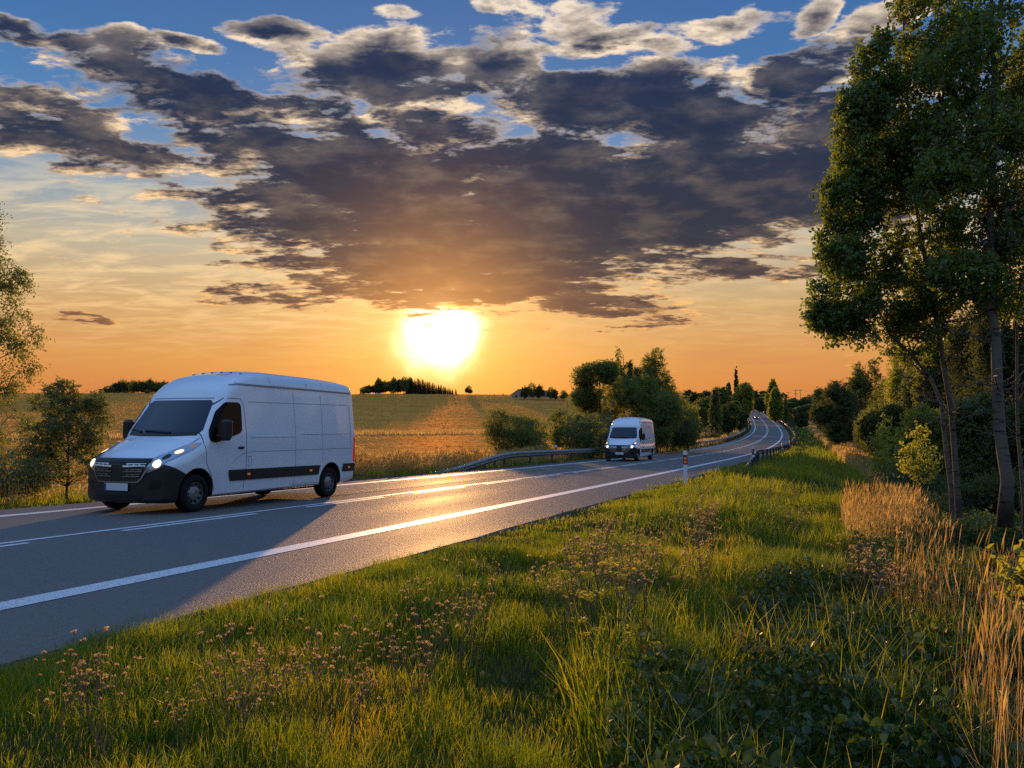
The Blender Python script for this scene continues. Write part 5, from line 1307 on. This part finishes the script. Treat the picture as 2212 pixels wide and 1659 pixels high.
# ---- leafy undergrowth low in the ditch
def leafcarpet(name, n, box, hmax, size, rg, cond):
    P = scatter(n, *box, rg); s, o = to_road(P[:, 0], P[:, 1]); k = cond(P[:, 0], P[:, 1], s, o) & visible(P, .25); P = P[k]
    z = ground(P[:, 0], P[:, 1]); t = vnoise(P[:, 0]*1.4, P[:, 1]*1.4) + .5*vnoise(P[:, 0]*4, P[:, 1]*4)
    h = np.clip(hmax*(.6 + t)*rg.random(len(P))**.5, .02, None)
    V, F = leaf_quads(np.column_stack([P, z + h]), size, rg, 'ovate', .25, .55)
    return tag(mesh_obj(name, V, F, UM), kind='stuff')
leafcarpet('undergrowth', 110000, (-.5, 9, 2.2, 15), .46, .066, rg, lambda x, y, s, o: (o > 8.75 + .9*vnoise(x*.7, y*.7) + np.maximum(0, y - 7)*.22) & (o < 14.5))
leafcarpet('bank_undergrowth', 110000, (1.5, 14, 3, 26), .55, .075, rg, lambda x, y, s, o: (o > 10.2 + .6*vnoise(x*.6, y*.6)) & (o < 16))
leafcarpet('broad_leaved_weeds', 60000, (-9, 9, 2.4, 17), .13, .045, rg, lambda x, y, s, o: (o > 5.4) & (o < 9.6) & (vnoise(x*.75 + 3, y*.75) > .16))
leafcarpet('wood_floor', 60000, (5, 75, 8, 80), .8, .11, rg, lambda x, y, s, o: (o > 12.6) & (o < 60))
# long green blades among the bramble
P = scatter(16000, -1, 7, 2.4, 10, rg); s, o = to_road(P[:, 0], P[:, 1]); P = P[(o > 8.2) & (o < 11.5) & (vnoise(P[:, 0]*1.3, P[:, 1]*1.3) > .02) & visible(P)]
V, F = bladeset(np.column_stack([P, ground(P[:, 0], P[:, 1])]), rg.uniform(.25, .60, len(P)), .008*np.ones(len(P)), rg.uniform(.1, .7, len(P)), rg); tag(mesh_obj('long_grass', V, F, GM), kind='stuff')

# ---- single weeds one can point at
FLUFF = leafmat('seed_fluff', [(.27, .18, .09), (.48, .35, .19)], (.70, .47, .19), .5, .02, 3.0); STEM = principled('dry_stem', (.17, .095, .045), .8, var=.3); UMB = leafmat('yellow_umbel', [(.36, .30, .015), (.52, .42, .025)], (.7, .58, .04), .45, .02, 3.0); GST = principled('green_stem', (.07, .085, .02), .7)
def dried_weed(seed):
    rg = np.random.default_rng(seed); root = empty('dried_weed'); mb = MB(); heads = []
    for i in range(rg.integers(3, 6)):
        a = rg.random()*6.28; H = rg.uniform(.36, .62); tip = np.array([math.cos(a)*.16, math.sin(a)*.16, H]); st = bez((0, 0, -.04), tip, (0, 0, .08), 6, rg, .006)
        mb.tube(st, np.linspace(.0032, .0018, 6), 4)
        for j in range(rg.integers(3, 7)):
            q = st[rg.integers(3, 6)]; e = q + np.array([rg.normal()*.06, rg.normal()*.06, rg.uniform(.03, .11)]); mb.tube(bez(q, e, (0, 0, -.01), 3), [.0016, .0014, .0012], 3); heads.append(e)
    mb.build('stem', STEM, root)
    for e in heads:
        h = MB(); n = 16; d = rg.normal(size=(n, 3)); d[:, 2] = np.abs(d[:, 2])*.8 + .05; d /= np.linalg.norm(d, axis=1)[:, None]; L = rg.uniform(.009, .017)
        for v in d: p = np.cross(v, rg.normal(size=3)); p /= np.linalg.norm(p); h.add(np.array([e - p*.0015, e + v*L + p*.004, e + v*L*1.25, e + v*L - p*.004]), [np.array([(0, 1, 2, 3)])])
        h.lathe([(.0008, -.006), (.0045, -.003), (.0055, .002), (.001, .006)], 6, None, e); h.build('seed_head', FLUFF, root)
    return root
def umbel(seed):
    rg = np.random.default_rng(seed); root = empty('flowering_weed'); mb = MB(); hd = []
    main = bez((0, 0, -.04), (.03, .02, .50), (.02, 0, 0), 7, rg, .006); mb.tube(main, np.linspace(.005, .003, 7), 5)
    for i in range(11):
        q = main[rg.integers(3, 7)]; a = rg.random()*6.28; e = q + np.array([math.cos(a)*rg.uniform(.06, .2), math.sin(a)*rg.uniform(.06, .2), rg.uniform(.08, .20)]); mb.tube(bez(q, e, (0, 0, -.03), 5), np.linspace(.0025, .0015, 5), 4); hd.append(e)
    mb.build('stem', GST, root)
    for e in hd:
        h = MB(); r = rg.uniform(.03, .055)
        for k in range(26):
            a = rg.random()*6.28; q = r*math.sqrt(rg.random()); c = e + np.array([q*math.cos(a), q*math.sin(a), .03 - q*q*4 + rg.normal()*.003])
            v = rg.normal(size=(2, 3))*.006; v[:, 2] *= .4; h.add(np.array([c - v[0], c + v[1], c + v[0], c - v[1]]), [np.array([(0, 1, 2, 3)])])
            if k % 3 == 0: h.tube([e, c], .0008, 3, cap=False)
        h.build('flower_head', UMB, root)
    return root
WP = [dried_weed(400 + i) for i in range(4)]; nw = 0
def weed_at(px, py, sc, label, group):
    """stands where the photo shows its foot: the spot of the ground in that direction"""
    global nw
    dx, dz = (px - W0/2)/FPX, -(py - H0/2)/FPX; c, s = math.cos(PITCH), math.sin(PITCH); d = np.array([dx, c - dz*s, s + dz*c])
    t = np.linspace(1.5, 60, 1200); Q = t[:, None]*d; z = ground(Q[:, 0], Q[:, 1]); j = int(np.argmax(Q[:, 2] < z)); p = Q[j]
    r = WP[nw % 4] if nw < 4 else copy_tree(WP[nw % 4]); nw += 1
    return place(r, p[0], p[1], z[j], sc, nw*2.1, label, 'weed', group)
rs = np.random.default_rng(77)
CL = [(1370, 1320, 95, 75, 21, 1.0, 'brown dried weed with fluffy heads in the big patch below the marker post', 'dried weeds of the big patch'), (1510, 1190, 55, 20, 9, .9, 'brown dried weed in the small patch right of the big one', 'dried weeds of the small patch'),
      (1060, 1240, 50, 30, 5, .42, 'dried weed near the asphalt edge in the middle of the verge', 'dried weeds by the asphalt'), (700, 1610, 60, 40, 7, .7, 'dried weed with pale heads low in the left foreground', 'dried weeds of the left foreground'), (480, 1650, 130, 10, 6, .65, 'dried weed at the bottom edge left of centre', 'dried weeds at the bottom edge'),
      (930, 1460, 70, 60, 7, .75, 'dried weed in the long grass left of the big patch', 'dried weeds in the long grass'), (230, 1650, 60, 10, 3, .65, 'dried weed in the bottom left corner', 'dried weeds of the bottom left corner'), (1900, 1340, 40, 40, 7, 1.1, 'dark dried thistle standing between bramble and dry grass', 'thistles by the bramble'), (1650, 1110, 60, 20, 6, .8, 'dried weed far up the verge beside the guardrail end', 'dried weeds near the guardrail')]
for (px, py, sx, sy, n, sc, lb, gp) in CL:
    for i in range(n): weed_at(px + rs.normal()*sx, min(1655, py + rs.normal()*sy), sc*rs.uniform(.9, 1.4), lb, gp)
UP = [umbel(500), umbel(501)]
def umbel_at(k, px, py, sc, label):
    global nw
    nw = max(nw, 4); WP.append(UP[k]); src = UP[k]
    r = src if not src.get('label') else copy_tree(src)
    dx, dz = (px - W0/2)/FPX, -(py - H0/2)/FPX; c, s = math.cos(PITCH), math.sin(PITCH); d = np.array([dx, c - dz*s, s + dz*c])
    t = np.linspace(1.5, 60, 1200); Q = t[:, None]*d; z = ground(Q[:, 0], Q[:, 1]); j = int(np.argmax(Q[:, 2] < z)); p = Q[j]
    place(r, p[0], p[1], z[j], sc, px*.7, label, 'weed', 'yellow flowering weeds')
umbel_at(0, 1275, 1500, 1.25, 'tallest yellow umbel weed in the middle foreground, left of the pair'); umbel_at(1, 1335, 1530, 1.25, 'yellow umbel weed in the middle foreground, right of the pair'); umbel_at(0, 1385, 1590, .85, 'small yellow umbel weed low down beside the pair'); umbel_at(1, 1520, 1150, 1.2, 'yellow umbel weed farther up the verge near the small dried patch')

# ---- grit and crumbled edge along the asphalt
n = 9000; s = rg.uniform(-3, 40, n)**1.0; o = np.concatenate([5.06 + np.abs(rg.normal(size=n//2))*.13, -4.72 - np.abs(rg.normal(size=n - n//2))*.12]); P = road(s, o, .0); P[:, 2] = np.maximum(ground(P[:, 0], P[:, 1]), P[:, 2] - .06)
k = visible(P, .1); P = P[k]; n = len(P); r = rg.uniform(.006, .022, n)[:, None]; ax = [np.array(v, float) for v in ((1, 0, 0), (-1, 0, 0), (0, 1, 0), (0, -1, 0), (0, 0, .8), (0, 0, -.8))]
V = np.stack([P + r*(a + rg.normal(size=(n, 3))*.22) for a in ax], 1).reshape(-1, 3); i = np.arange(n)[:, None]*6
F = np.concatenate([i + f for f in ([0, 2, 4], [2, 1, 4], [1, 3, 4], [3, 0, 4], [2, 0, 5], [1, 2, 5], [3, 1, 5], [0, 3, 5])], 1).reshape(-1, 3)
tag(mesh_obj('gravel', V, F, principled('grit', (.09, .075, .06), .9, var=.4, vscale=30)), kind='stuff')
